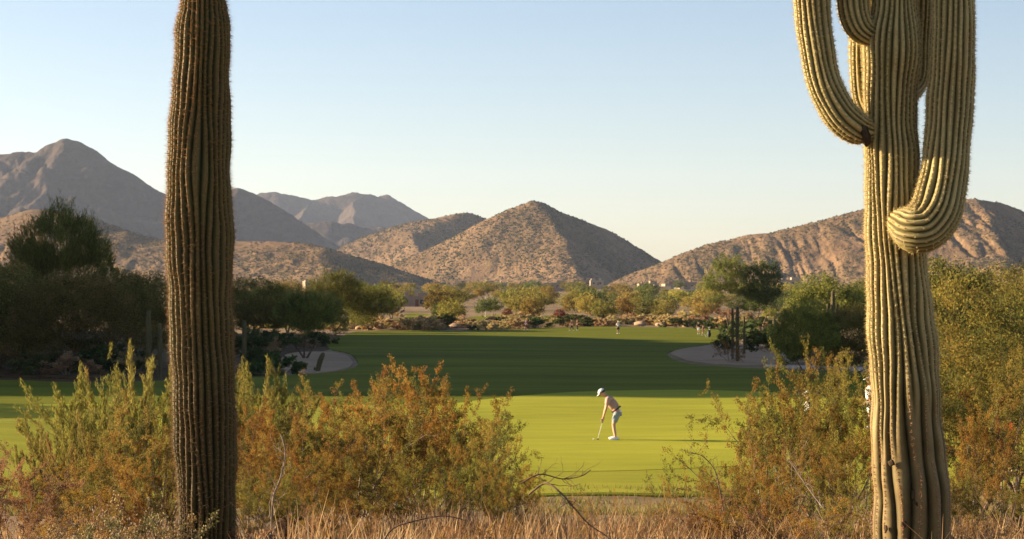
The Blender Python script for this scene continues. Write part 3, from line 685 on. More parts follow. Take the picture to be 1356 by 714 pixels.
# ------------------------------------------------------------------ trees (trunk and limbs by recursion, crown of leaf clumps)
def cloud_tree(key, seed, H, Wd, lobes, clump_r, nclump, nl, leaf, pal, trunk_r, nstem=2, feather=0.0, leafmat='leaf', base=.22, flat=0.75, gap=.0):
    """lobes: (x, y, z, rx, rz) in units of half width / height"""
    pl = Plant(seed); g = pl.g; cl = []
    wts = np.array([l[3] ** 2 * l[4] for l in lobes]); wts = wts / wts.sum()
    for li, l in enumerate(lobes):
        for _ in range(max(2, int(nclump * wts[li]))):
            v = unit(g.normal(size=3)); rr = g.uniform(.45, 1.0) ** .5
            if v[2] < -.35: v[2] *= .45
            c = np.array([l[0] * Wd / 2 + v[0] * rr * l[3] * Wd / 2, l[1] * Wd / 2 + v[1] * rr * l[3] * Wd / 2, l[2] * H + v[2] * rr * l[4] * H])
            cl.append(c)
    cl = np.array(cl); rad = Wd / 2
    stems = []
    for s in range(nstem):
        az = 2 * math.pi * s / nstem + g.uniform(-.4, .4); p = np.array([math.cos(az), math.sin(az), 0]) * trunk_r * .6; p[2] = -.1
        d = unit(np.array([math.cos(az) * .45, math.sin(az) * .45, 1.0])); r = trunk_r * g.uniform(.75, 1)
        L = H * base * 1.5
        for k in range(5):
            d = unit(d + g.normal(size=3) * .13); q = p + d * L / 5; pl.tube(p, q, r, r * .88); p = q; r *= .88; stems.append((p, r, k))
    nodes = [(p, r) for p, r, k in stems if k >= 2]
    NP = np.array([n[0] for n in nodes]); order = np.argsort(cl[:, 2])
    for ci in order[::max(1, int(len(cl) / 130))]:
        c = cl[ci]; dd = np.linalg.norm(NP - c, axis=1) + (NP[:, 2] > c[2]) * 2
        j = int(np.argmin(dd)); p, r = nodes[j]; L = np.linalg.norm(c - p); k = max(2, int(L / (H * .07))); prev = p
        r1 = max(r * .55, trunk_r * .06)
        for m_ in range(1, k + 1):
            t = m_ / k; q = p + (c - p) * t + g.normal(size=3) * L * .05 * (1 - t) + np.array([0, 0, -L * .06 * math.sin(t * math.pi)])
            pl.tube(prev, q, r1, r1 * .8); prev = q; r1 *= .8
            nodes.append((q, r1)); NP = np.vstack([NP, q])
    for c in cl:
        if g.uniform() < gap: continue
        n = max(4, int(nl * g.uniform(.5, 1.5))); rc = clump_r * g.uniform(.6, 1.35)
        if feather > 0:
            out = unit(np.array([c[0], c[1], (c[2] - H * .45) * 1.0 + H * .25 * feather])); m_ = max(2, n // 9)
            for _ in range(m_):
                d = unit(out + g.normal(size=3) * .35 + np.array([0, 0, .35])); L = rc * 2.2 * g.uniform(.6, 1.2); st = c + g.normal(size=3) * rc * .5
                t = g.uniform(0, 1, (9, 1)); P = st + d * L * t + g.normal(size=(9, 3)) * rc * .10
                pl.leaves(P, unit(d * 2.2 + g.normal(size=(9, 3)) * .6), np.array(leaf)[None] * g.uniform(.6, 1.3, (9, 1)), pick(g, pal) if _ == 0 else pal_c)
                if _ == 0: pal_c = pick(g, pal)
        else:
            P = c + g.normal(size=(n, 3)) * rc * np.array([.6, .6, .6 * flat])
            pl.leaves(P, unit(g.normal(size=(n, 3))), np.array(leaf)[None] * g.uniform(.6, 1.4, (n, 1)), pick(g, pal))
    fm = pl.foliage('crown_' + key, M[leafmat]); wm = pl.wood('trunk_' + key, M['bark'], 6)
    KINDS[key] = ('tree', fm, wm, float(np.percentile(np.concatenate(pl.lc)[:, 2], 99.6)))
MESQ = [(0.138, 0.131, 0.034, 4), (0.186, 0.167, 0.047, 3), (0.248, 0.199, 0.061, 2), (0.088, 0.087, 0.025, 2)]
PALO = [(0.17, 0.19, 0.055, 4), (0.13, 0.15, 0.05, 3), (0.22, 0.22, 0.06, 2)]
YEL = [(0.225, 0.185, 0.041, 4), (0.171, 0.154, 0.041, 3), (0.261, 0.185, 0.045, 2), (0.117, 0.119, 0.036, 3)]
DPALO = [(0.13, 0.128, 0.033, 4), (0.182, 0.171, 0.042, 3), (0.091, 0.091, 0.028, 2)]
BRIGHT = [(0.17, 0.175, 0.042, 4), (0.12, 0.13, 0.035, 3), (0.22, 0.205, 0.05, 2)]
REDL = [(0.22, 0.085, 0.05, 3), (0.17, 0.09, 0.045, 2)]
cloud_dome = 1
dome = [(0, 0, .62, .95, .34), (-.5, .1, .5, .5, .28), (.5, -.1, .52, .5, .28), (.05, .3, .75, .5, .22)]
cloud_tree('mesq_a', 201, 6.5, 9, [(0, 0, .6, .9, .36), (-.55, .2, .45, .5, .32), (.5, -.2, .48, .52, .33), (.1, .3, .75, .5, .22), (-.2, -.5, .36, .5, .32), (-.6, -.1, .27, .4, .24), (.55, -.3, .27, .45, .24)], .5, 760, 60, (.13, .06), MESQ, .22, 3, base=.14)
cloud_tree('mesq_b', 202, 6, 8, [(0, 0, .55, .9, .4), (-.5, .3, .5, .55, .3), (.45, -.3, .45, .55, .33), (.3, .3, .75, .4, .2), (-.4, -.4, .27, .5, .25), (.5, -.1, .25, .45, .22)], .45, 700, 60, (.13, .06), MESQ, .2, 3, base=.12)
cloud_tree('broom_a', 203, 10, 9, [(0, 0, .68, .85, .25), (-.45, .1, .58, .5, .2), (.5, -.1, .6, .5, .2), (.0, .2, .84, .35, .14)], .42, 520, 90, (.30, .035), DPALO, .2, 2, feather=.8, base=.2)
cloud_tree('broom_b', 204, 6, 6, dome, .32, 380, 70, (.22, .035), DPALO, .12, 3, feather=.7, base=.22)
cloud_tree('palo_a', 205, 9, 10, [(-.35, 0, .66, .62, .26), (.4, 0, .6, .6, .26), (0, .2, .76, .5, .18), (-.6, .2, .5, .35, .2), (.75, -.1, .48, .3, .15), (-.75, 0, .62, .25, .12), (.2, -.4, .86, .3, .1), (-.3, .3, .9, .25, .08)], .36, 620, 44, (.2, .07), PALO, .22, 3, base=.2, gap=.12)
cloud_tree('palo_b', 206, 6, 6.5, [(0, 0, .55, .9, .4), (-.5, .1, .5, .5, .3), (.5, -.1, .45, .5, .33), (.1, .3, .8, .4, .18)], .4, 460, 60, (.15, .07), BRIGHT, .14, 3, base=.12)
cloud_tree('yellow_a', 207, 5, 5, [(0, 0, .6, .85, .34), (-.5, .1, .5, .5, .3), (.5, -.1, .5, .5, .33), (.1, .3, .78, .45, .18), (-.1, -.5, .35, .6, .3)], .26, 680, 85, (.075, .028), YEL, .09, 4, base=.1, leafmat='leaf_bush', gap=.22)
cloud_tree('green_a', 208, 5, 5, [(0, 0, .55, .9, .4), (-.5, .1, .5, .5, .3), (.5, -.1, .45, .5, .33), (.1, .3, .8, .4, .18)], .28, 560, 70, (.08, .04), PALO + MESQ[:2], .09, 4, base=.1)
cloud_tree('dome_a', 209, 8, 9, [(0, 0, .62, .8, .3), (-.5, .1, .5, .5, .25), (.5, -.1, .52, .5, .25), (.05, .3, .8, .5, .16), (.3, -.4, .42, .5, .2), (.8, .1, .44, .25, .14), (-.2, 0, .9, .3, .1), (.6, 0, .72, .3, .12)], .36, 620, 44, (.18, .07), [(0.10, 0.115, 0.035, 4), (0.13, 0.145, 0.04, 3), (0.075, 0.085, 0.03, 2)], .2, 2, base=.22)
for i in range(4):
    rs = random.Random(300 + i)
    lb = [(0, 0, .52, .9, .42)] + [(rs.uniform(-.6, .6), rs.uniform(-.6, .6), rs.uniform(.35, .7), rs.uniform(.3, .55), rs.uniform(.18, .3)) for _ in range(4)]
    cloud_tree('far_olive%d' % i, 310 + i, 5, 6.5, lb, .55, 110, 22, (.34, .17), [(0.22, 0.195, 0.052, 4), (0.28, 0.235, 0.062, 3), (0.155, 0.14, 0.042, 3)], .12, 3, base=.12, leafmat='leaf_far')
    cloud_tree('far_gold%d' % i, 320 + i, 5, 6, lb[::-1], .55, 110, 22, (.34, .17), [(0.31, 0.245, 0.062, 4), (0.27, 0.215, 0.058, 3), (0.34, 0.26, 0.075, 2)], .12, 3, base=.12, leafmat='leaf_far')
    cloud_tree('far_dark%d' % i, 330 + i, 5, 6.5, lb, .55, 110, 22, (.34, .17), [(0.12, 0.135, 0.045, 4), (0.16, 0.165, 0.05, 3), (0.09, 0.10, 0.038, 2)], .12, 3, base=.12, leafmat='leaf_far')
cloud_tree('far_red', 340, 4, 3.6, [(0, 0, .7, .9, .26)], .45, 60, 20, (.3, .15), REDL, .1, 1, base=.35, leafmat='leaf_far')
for i in range(3):
    br = dict(creo, nseg=[3, 3, 2], nleaf=8, spread=.05, leaf=(.14, .07))
    for nm, pal in (('gold', [(0.48, 0.34, 0.15, 3), (0.42, 0.29, 0.13, 2), (0.52, 0.40, 0.20, 2)]), ('green', [(0.10, 0.12, 0.04, 3), (0.07, 0.09, 0.035, 2)]), ('russet', [(0.38, 0.25, 0.13, 3), (0.31, 0.20, 0.11, 2)])):
        proto_shrub('low_%s%d' % (nm, i), 400 + i * 7 + len(nm), 1.0, 75, 11, dict(br, pal=pal), .02, 'leaf_far')
TR = ('crown', 'trunk')
def tree(key, name, px, D, top, wide, label, group=None, base_row=None):
    if base_row: D = Drow(base_row)
    return place_plant(key, name, px, D, top, None, wide, label=label, cat='tree', group=group, names=TR)
LG = 'trees in the shade on the left'
tree('broom_a', 'palo_verde_tree', 78, 118, 268, .80, 'tallest feathery tree rising above the dark mesquites', LG)
tree('mesq_a', 'mesquite_tree', 95, 106, 362, .95, 'broad dark mesquite with leaning trunks directly below the feathery tall tree', LG)
tree('mesq_b', 'mesquite_tree', -20, 110, 345, 1.0, 'dark mesquite cut off by the left border', LG)
tree('mesq_a', 'mesquite_tree', 185, 116, 360, .8, 'dark mesquite against the left edge of the single-column cactus', LG)
tree('mesq_b', 'mesquite_tree', 30, 126, 352, 1.0, 'dark mesquite behind the two front mesquites on the far left', LG)
tree('broom_b', 'palo_verde_tree', 150, 132, 358, 1.1, 'pale-topped feathery tree peeping over the mesquite row', LG)
tree('broom_b', 'palo_verde_tree', 404, 145, 385, .95, 'small shaded feathery tree with a forked trunk standing in the left bunker', LG, 475)
tree('mesq_b', 'mesquite_tree', 335, 190, 368, 1.1, 'dark tree showing just right of the single-column cactus', LG, 445)
tree('broom_b', 'palo_verde_tree', 443, 200, 358, .95, 'spiky feathery tree behind the small bunker tree', LG, 438)
tree('mesq_a', 'mesquite_tree', 380, 230, 372, .8, 'dark rounded tree behind the small bunker tree on its left', LG, 441)
tree('broom_b', 'palo_verde_tree', 352, 165, 392, 1.0, 'shaded feathery tree between the single-column cactus and the small bunker tree', LG)
tree('mesq_a', 'mesquite_tree', 425, 215, 385, .8, 'low dark tree behind the small bunker tree on its right', LG)
tree('mesq_b', 'mesquite_tree', 490, 240, 378, .9, 'dark low-branched tree at the left end of the far fairway', LG, 437)
tree('broom_b', 'palo_verde_tree', 468, 260, 372, .9, 'dim feathery tree joining the two dark trees beyond the left bunker', LG, 436)
RG = 'trees around the right bunker'
tree('palo_a', 'palo_verde_tree', 968, 215, 338, .62, 'tall airy palo verde with pale olive crown behind the three cactus columns', RG, 446)
tree('dome_a', 'mesquite_tree', 1008, 222, 346, .62, 'dark green domed tree touching the airy palo verde', RG, 446)
tree('palo_b', 'palo_verde_tree', 1100, 120, 366, 1.0, 'bright green palo verde beside the left edge of the armed cactus', RG, 478)
tree('palo_b', 'palo_verde_tree', 1068, 98, 398, .8, 'low olive palo verde right of the slender tall dark cactus', RG)
tree('mesq_b', 'mesquite_tree', 1126, 100, 405, .7, 'dark green tree low behind the left edge of the armed cactus', RG)
tree('palo_b', 'palo_verde_tree', 1150, 150, 372, .9, 'yellow-green palo verde directly behind the armed cactus trunk', RG)
tree('yellow_a', 'golden_acacia_tree', 1290, 40, 372, .9, 'golden yellow fine-leaved tree right of the armed cactus', RG)
tree('green_a', 'mesquite_tree', 1345, 48, 400, .9, 'dark green tree filling the right border under the golden crown', RG)
tree('palo_b', 'palo_verde_tree', 1262, 110, 345, .85, 'green tree behind the golden tree, showing above its left shoulder', RG)
tree('mesq_b', 'mesquite_tree', 1325, 120, 352, .8, 'dark tree behind the golden tree on its far side', RG)
tree('yellow_a', 'golden_acacia_tree', 1358, 70, 372, .8, 'pale yellow tree poking in at the right border', RG)
tree('palo_b', 'palo_verde_tree', 1215, 100, 395, .8, 'green tree hidden mostly by the armed cactus trunk', RG)
# off to the left, throwing stripes of shade over the near grass
tree('mesq_a', 'mesquite_tree', -640, 78, 300, .9, 'mesquite standing outside the picture beyond the left border, nearer one')
tree('mesq_b', 'mesquite_tree', -420, 96, 330, .9, 'mesquite standing outside the picture beyond the left border, farther one')

tree('mesq_b', 'mesquite_tree', -1010, 96, 290, .9, 'unseen mesquite added at the knoll foot to break its shade edge, nearer one')  # three unseen trees added to roughen the edge of the knoll's shade
tree('mesq_a', 'mesquite_tree', -870, 101, 280, .8, 'unseen mesquite added at the knoll foot to break its shade edge, middle one')
tree('mesq_b', 'mesquite_tree', -760, 108, 275, .9, 'unseen mesquite added at the knoll foot to break its shade edge, farther one')
# valley trees, individually placed; labels come from kind, belt and the landmark they stand under
ZONES = [(0, 330, 'below the left foothill'), (330, 500, 'beyond the shaded left trees'), (500, 580, 'round the far lit fairway'), (580, 700, 'left of the pointed hill'),
         (700, 800, 'under the pointed peak'), (800, 900, 'right of the pointed peak'), (900, 1000, 'by the pale houses'), (1000, 1160, 'behind the right bunker'), (1160, 1500, 'right of the armed cactus')]
def zone(px):
    for a, b, t in ZONES:
        if px < b: return t
    return ZONES[-1][2]
occ = []
def far_tree(key, px, D, h, wide=1.0):
    kind = key[4:-1] if key[-1].isdigit() else key[4:]
    word = {'olive': 'olive green', 'gold': 'golden green', 'dark': 'dark green', 'red': 'red-leaved'}[kind]
    belt = 'near belt' if D < 430 else ('middle belt' if D < 700 else 'far belt')
    g_ = '%s valley trees, %s, %s' % (word, belt, zone(px))
    place_plant(key, 'valley_tree', px, D, H=h, wide=wide, label='%s tree, %s of the valley, %s' % (word, belt, zone(px)), cat='tree', group=g_, names=TR)
spec = [('far_gold0', 598, 335, 397, 1.15), ('far_olive1', 583, 365, 380, .9), ('far_dark1', 578, 350, 402, .5), ('far_gold1', 706, 345, 392, .75), ('far_olive0', 694, 370, 382, .8), ('far_gold2', 780, 355, 388, .7), ('far_olive2', 800, 345, 396, .9), ('far_gold3', 825, 360, 392, .7),
        ('far_olive3', 757, 380, 390, .6), ('far_dark0', 860, 350, 398, 1.0), ('far_olive1', 880, 345, 400, 1.0), ('far_gold0', 845, 380, 393, 1.0), ('far_dark2', 655, 400, 392, .7), ('far_dark3', 640, 390, 396, .8),
        ('far_olive0', 505, 360, 378, .8), ('far_olive2', 518, 380, 384, .8), ('far_dark1', 498, 350, 396, 1.0), ('far_gold2', 930, 360, 398, .9), ('far_olive3', 1045, 350, 405, .9), ('far_gold1', 1020, 330, 408, .9), ('far_red', 672, 345, 408, .8), ('far_red', 741, 330, 409, .9)]
for k, px, D, top, wd in spec:
    loc = on(px, D); h = -(top - HY) / F * D - loc[2]; far_tree(k, px, D, h, wd * 5.5 / max(h, 1) if False else wd); occ.append((loc[0], D))
g = np.random.default_rng(12)
cnt = 0; tries = 0
while cnt < 235 and tries < 6000:
    tries += 1
    t = g.uniform() ** .8; D = 345 * (1650 / 345) ** t; px = g.uniform(-60, 1420) if g.uniform() < .35 else g.uniform(430, 1080)
    x = (px - CX) / F * D
    if any(poly_inside(np.array([x]), np.array([D]), P_)[0] for P_ in FARP): continue
    md = D * .010 + 1.2
    if any(abs(x - a) < md and abs(D - b) < md * 3 for a, b in occ): continue
    if 610 < px < 700 and 340 < D < 460: continue
    if 500 < px < 575 and 330 < D < 600: continue
    occ.append((x, D))
    k = ['far_olive', 'far_gold', 'far_dark'][g.choice(3, p=[.42, .36, .22])] + str(g.integers(0, 4))
    far_tree(k, px, D, g.uniform(3.4, 6.2) * (1 + .25 * (D > 800)), g.uniform(.85, 1.25)); cnt += 1
# desert brush along the far edge of the fairway
cnt = 0; nb = []
while cnt < 190:
    px = g.uniform(440, 1060) if g.uniform() < .85 else g.uniform(250, 1150)
    D = g.uniform(292, 338) if g.uniform() < .8 else g.uniform(338, 420)
    x = (px - CX) / F * D
    if poly_inside(np.array([x]), np.array([D]), FAIR)[0] or any(poly_inside(np.array([x]), np.array([D]), P_)[0] for P_ in FARP): continue
    kk = g.choice(3, p=[.70, .18, .12]); k = ['low_gold', 'low_green', 'low_russet'][kk]
    w = ['straw-gold', 'dark green', 'russet'][kk]
    place_plant(k + str(g.integers(0, 3)), 'desert_shrub', px, D, H=g.uniform(.7, 1.9), wide=g.uniform(1.2, 2.0), cat='shrub', names=('foliage', 'stems'),
                label='%s shrub past the far fairway edge, %s' % (w, zone(px)), group='%s shrubs of the desert strip, %s' % (w, zone(px))); cnt += 1
place_plant('low_green0', 'round_shrub', 587, 300, H=2.3, wide=1.25, label='largest round dark shrub at the far edge of the fairway', cat='shrub')
place_plant('low_green1', 'round_shrub', 545, 305, H=1.6, wide=1.1, label='small round dark green shrub left of the largest round shrub', cat='shrub')
# shrubs by the bunkers
for px, br, top, k, wd, lb in ((966, 479, 448, 'dark1', .9, 'grey-brown shrub at the foot of the three cactus columns in the bunker'), (1000, 462, 428, 'low_green2', 1.5, 'dark shrub left in the bank behind the right bunker'),
                           (1022, 468, 432, 'low_green0', 1.3, 'dark shrub right of the three cactus columns'), (1045, 482, 455, 'olive1', 1.3, 'olive shrub at the right end of the bunker'), (1085, 490, 450, 'olive2', 1.3, 'olive shrub beside the cart path'),
                           (1060, 486, 462, 'low_green1', 1.3, 'small dark shrub on the cart path verge'), (365, 497, 470, 'low_green2', 1.6, 'dark shrub at the left tip of the left bunker'), (345, 492, 462, 'low_green0', 1.5, 'dark shrub near the slender dark cactus'),
                           (1120, 488, 455, 'rust0', 1.3, 'rust shrub beside the cart path behind the armed cactus'), (980, 452, 425, 'low_green1', 1.2, 'dark shrub behind the three cactus columns')):
    place_plant(k, 'desert_shrub', px, Drow(br), top, None, wd, label=lb, cat='shrub', group='shrubs by the bunkers')
for i, (px, D, h, k) in enumerate(((335, 150, 1.6, 'low_green0'), (352, 158, 1.3, 'low_russet1'), (372, 172, 1.5, 'low_green1'), (392, 182, 1.2, 'low_russet0'), (410, 190, 1.4, 'low_green2'), (430, 205, 1.2, 'low_russet2'), (330, 185, 1.7, 'low_green2'), (360, 200, 1.4, 'low_green0'), (10, 108, 1.3, 'low_russet1'), (50, 104, 1.1, 'low_green1'), (90, 103, 1.2, 'low_russet0'), (140, 105, 1.4, 'low_green2'), (175, 104, 1.3, 'low_russet2'), (25, 115, 1.6, 'low_green0'), (120, 113, 1.5, 'low_green1'))):
    w = 'dark green' if 'green' in k else 'brown'
    wh = 'on the shaded dirt behind the left bunker' if px > 300 else 'on the dirt under the left mesquites'
    place_plant(k, 'desert_shrub', px, D, H=h, wide=1.6, cat='shrub', names=('foliage', 'stems'), label='%s shrub %s' % (w, wh), group='%s shrubs %s' % (w, wh))
# boulders on the strip
def boulder_mesh(seed):
    bm = bmesh.new(); bmesh.ops.create_icosphere(bm, subdivisions=3, radius=.5)
    for v in bm.verts:
        p = v.co; s = 1 + .28 * float(fbm(np.array([p.x * 2.2 + seed]), np.array([p.y * 2.2 + p.z * 1.7]), seed, 3)[0]); v.co = Vector((p.x * s * 1.3, p.y * s, p.z * s * .75 + .15))
    me = bpy.data.meshes.new('boulder'); bm.to_mesh(me); bm.free(); me.materials.append(M['boulder'])
    for p in me.polygons: p.use_smooth = True
    return me
bms = [boulder_mesh(i) for i in range(3)]
cnt = 0
while cnt < 34:
    px = g.uniform(470, 1000); D = g.uniform(291, 330); x = (px - CX) / F * D
    if poly_inside(np.array([x]), np.array([D]), FAIR)[0]: continue
    o = link('boulder', bms[cnt % 3], None, (x, D, float(ground(x, D)))); s = g.uniform(.7, 2.0); o.scale = (s * 1.3, s, s * .8); o.rotation_euler = (0, 0, g.uniform(0, 6))
    tag(o, 'tan boulder among the brush past the far fairway edge, ' + zone(px), 'boulder', 'boulders on the desert strip, ' + zone(px)); cnt += 1

# ------------------------------------------------------------------ saguaros
def catmull(P, n):
    P = np.asarray(P, float); k = len(P); t = np.linspace(0, k - 1, n); i = np.clip(t.astype(int), 0, k - 2); f = (t - i)[:, None]
    p0 = P[np.clip(i - 1, 0, k - 1)]; p1 = P[i]; p2 = P[i + 1]; p3 = P[np.clip(i + 2, 0, k - 1)]
    return .5 * ((2 * p1) + (-p0 + p2) * f + (2 * p0 - 5 * p1 + 4 * p2 - p3) * f ** 2 + (-p0 + 3 * p1 - 3 * p2 + p3) * f ** 3)
def cactus_limb(nodes, ribs, seed, depth=.165, step=.014, fork=None, dome=True, root_dome=False, sides=8, wob=1.7):
    """nodes: (x, y, z, r); fork=(z0, z1): below z0 only half the ribs, above z1 all of them; returns mesh arrays and an areole sampler"""
    g = np.random.default_rng(seed); A = catmull(nodes, 400); L = np.concatenate([[0], np.cumsum(np.linalg.norm(np.diff(A[:, :3], axis=0), axis=1))])
    n = max(12, int(L[-1] / step)); s = np.linspace(0, L[-1], n); P = np.stack([np.interp(s, L, A[:, i]) for i in range(3)], 1); r = np.interp(s, L, A[:, 3])
    # extra domed end
    if dome:
        rr = r[-1]; k = max(5, int(rr * 1.3 / step)); t = (np.arange(1, k + 1) / k); d = unit(P[-1] - P[-3])
        P = np.vstack([P, P[-1] + d[None] * (rr * 1.25 * np.sin(t * math.pi / 2))[:, None]]); r = np.concatenate([r, rr * np.cos(t * math.pi / 2).clip(0.02)])
    if root_dome:
        rr = r[0]; k = max(5, int(rr / step)); t = (np.arange(k, 0, -1) / k); d = unit(P[0] - P[2])
        P = np.vstack([P[0] + d[None] * (rr * .8 * np.sin(t * math.pi / 2))[:, None], P]); r = np.concatenate([rr * np.cos(t * math.pi / 2).clip(0.02), r])
    n = len(P); s = np.concatenate([[0], np.cumsum(np.linalg.norm(np.diff(P, axis=0), axis=1))])
    T = unit(np.gradient(P, axis=0)); U = np.zeros((n, 3)); u = np.cross(T[0], [0, 1, 0.01]); u = unit(u)
    for i in range(n):
        u = u - T[i] * (u @ T[i]); u = unit(u); U[i] = u
    V = np.cross(T, U)
    rj = g.uniform(0, 1, ribs); ph = g.uniform(0, 6.28, (6, 2)); rad_n = g.uniform(0, 6.28, 4)
    def surf(th, i):            # th (...,) angles, i int index array
        si = s[i]; w = 0
        for k in range(6): w = w + math.sin(1) * .022 * wob * np.sin((k + 1) * th + si * (1.1 + .9 * k) * (1 if k % 2 else -1) + ph[k, 0]) * np.sin(si * 1.3 + ph[k, 1])
        a = ribs * (th + w) / 2
        full = np.abs(np.sin(a)) ** .62
        qi = np.floor(a / math.pi).astype(int) % ribs; full = full * (1 - .22 * rj[qi] * (.6 + .4 * np.sin(si * (1.5 + 2 * rj[qi]) + 9 * rj[qi])))
        if fork is not None:
            half = np.abs(np.sin(a / 2)) ** .5; zz = P[i][..., 2] + .18 * np.sin(3 * th + ph[1, 0]) + .1 * np.sin(7 * th + ph[2, 0])
            t = np.clip((zz - fork[0]) / (fork[1] - fork[0]), 0, 1); t = t * t * (3 - 2 * t); rib = half * (1 - t) + full * t
        else: rib = full
        lump = 1 + .022 * np.sin(5 * th + si * 3.3 + rad_n[3]) * np.sin(si * 5.1 + ph[3, 0]) * .6 + .026 * np.sin(si * 9 + rad_n[0]) * np.sin(2 * th + rad_n[1]) + .014 * np.sin(si * 21 + rad_n[2] + th)
        R_ = r[i] * lump * (1 - depth + depth * rib)
        return P[i] + (U[i] * np.cos(th)[..., None] + V[i] * np.sin(th)[..., None]) * R_[..., None], rib, w
    m = ribs * sides; th = np.arange(m) * 2 * math.pi / m; TH = np.repeat(th[None], n, 0); I = np.repeat(np.arange(n)[:, None], m, 1)
    X, rib, _ = surf(TH, I)
    i = np.arange(n - 1)[:, None] * m + np.arange(m)[None]; j = np.arange(n - 1)[:, None] * m + (np.arange(m)[None] + 1) % m
    f = np.stack([i, j, j + m, i + m], -1).reshape(-1, 4)
    Vv = X.reshape(-1, 3); rb = rib.reshape(-1)
    # areoles
    pts = []; nrm = []; tan = []; ks = int(s[-1] / .021)
    for q in range(ribs):
        for k in range(ks):
            sk = (k + (q % 2) * .5) * .021 + g.uniform(-.003, .003); ii = int(np.clip(np.searchsorted(s, sk), 1, n - 2)); 
            pts.append((q, ii))
    pts = np.array(pts); th0 = (pts[:, 0] + .5) * 2 * math.pi / ribs; ii = pts[:, 1]
    for _ in range(3):
        w = surf(th0, ii)[2]; th0 = (pts[:, 0] + .5) * 2 * math.pi / ribs - w
    if fork is not None:      # only crests that exist
        zz = P[ii][:, 2]; ok = (zz > fork[1] - .05) | (pts[:, 0] % 2 == 0)
        sh = np.where(zz < fork[0], math.pi / ribs, 0); th0 = th0 + sh
        th0, ii = th0[ok], ii[ok]
    C, _, _ = surf(th0, ii); Nn = unit(C - P[ii]); return Vv, f, rb, C, Nn, T[ii]
def limb_mesh(name, data, mat):
    Vv, f, rb = data[:3]; me = npmesh(name, Vv, f, mat, True)
    at = me.attributes.new('Rib', 'FLOAT', 'POINT'); at.data.foreach_set('value', rb.astype(np.float32)); return me
def spine_mesh(name, data, seed, length, ns, col_fn, w=.0022, size=.0045):
    C, Nn, Tn = data[3:]; g = np.random.default_rng(seed); n = len(C)
    # felt pads
    o = np.array([(1, 0, 0), (0, 1, 0), (-1, 0, 0), (0, -1, 0), (0, 0, .9)]) * size
    B = np.cross(Nn, Tn); V1 = C[:, None] + Nn[:, None] * .001 + o[None, :, :1] * B[:, None] * .9 + o[None, :, 1:2] * Tn[:, None] * 1.3 + o[None, :, 2:] * Nn[:, None]
    f1 = (np.array([(0, 1, 4), (1, 2, 4), (2, 3, 4), (3, 0, 4)])[None] + 5 * np.arange(n)[:, None, None]).reshape(-1, 3)
    pad = col_fn(C, g)[0]
    c1 = np.repeat(pad, 4, 0)
    CC = np.repeat(C, ns, 0); NN = np.repeat(Nn, ns, 0); d = unit(NN * .8 + g.normal(size=CC.shape) * .62); 
    d = np.where((d * NN).sum(1, keepdims=True) < .05, unit(d + NN * .6), d)
    Ls = (length * g.uniform(.45, 1.25, (len(CC), 1))); sd = unit(np.cross(d, g.normal(size=d.shape))) * w / 2
    V2 = np.stack([CC - sd, CC + sd, CC + d * Ls], 1); f2 = np.arange(len(CC) * 3).reshape(-1, 3) + n * 5
    c2 = np.repeat(col_fn(C, g)[1], ns, 0) * g.uniform(.7, 1.3, (len(CC), 1))
    return npmesh(name, np.concatenate([V1.reshape(-1, 3), V2.reshape(-1, 3)]), np.concatenate([f1, f2]), M['spine'], False, np.concatenate([c1, c2]).clip(0, 1))
def pxnodes(L, D0):   # (px, py, rpx, dD)
    return [(*W(a, b, D0 + d), rp / F * (D0 + d)) for a, b, rp, d in L]
def build_saguaro(label, limbs, skin, D0, base_px, col_fn, length=.034, ns=6):
    root = empty('saguaro_cactus', on(base_px, D0)); off = Vector(root.location)
    tag(root, label, 'cactus')
    out = []
    for (nm, L, ribs, seed, fork, rd, extra) in limbs:
        dt = cactus_limb(pxnodes(L, D0), ribs, seed, fork=fork, root_dome=rd, **extra)
        me = limb_mesh(nm, dt, skin); me.transform(Matrix.Translation(-off)); o = link(nm, me, root)
        sm = spine_mesh(nm + '_spines', dt, seed + 1, length, ns, col_fn); sm.transform(Matrix.Translation(-off))
        so = link('spines', sm, o); so['kind'] = 'stuff'
        out.append((o, dt))
    return root, out
def col_left(C, g):
    n = len(C); t = np.clip((C[:, 2:3] + .6) / 2.2, 0, 1)
    pad = np.array([.16, .115, .06]) * (1 - t) + np.array([.26, .14, .05]) * t
    return pad * g.uniform(.8, 1.2, (n, 1)), (np.array([.26, .17, .10]) * (1 - t) + np.array([.40, .20, .07]) * t)
def col_right(C, g):
    n = len(C); t = np.clip((C[:, 2:3] + 1.0) / .7, 0, 1)
    pad = np.array([.48, .30, .18]) * (1 - t) + np.array([.60, .52, .30]) * t
    return pad * g.uniform(.8, 1.2, (n, 1)), (np.array([.48, .24, .13]) * (1 - t) + np.array([.58, .46, .22]) * t)
lt = [(276, 760, 37, 0), (275, 714, 37.5, 0), (275, 660, 38.5, 0), (273, 600, 40.5, 0), (271, 550, 41.5, 0), (269.5, 500, 41.5, 0), (267, 450, 41.5, 0), (265.5, 400, 42, 0), (264.5, 350, 44, 0), (264, 300, 44, 0), (263, 250, 43, 0),
      (263.5, 200, 41.5, 0), (265, 150, 39.5, 0), (266.5, 100, 37.5, 0), (268, 60, 36.5, 0), (268.5, 30, 35, 0), (268.5, 14, 31, 0)]
build_saguaro('straight brown armless saguaro, a single column crusted with rusty spines', [('stem', lt, 28, 11, None, False, {})], M['cactus_l'], 12.5, 275, col_left, .036, 5)
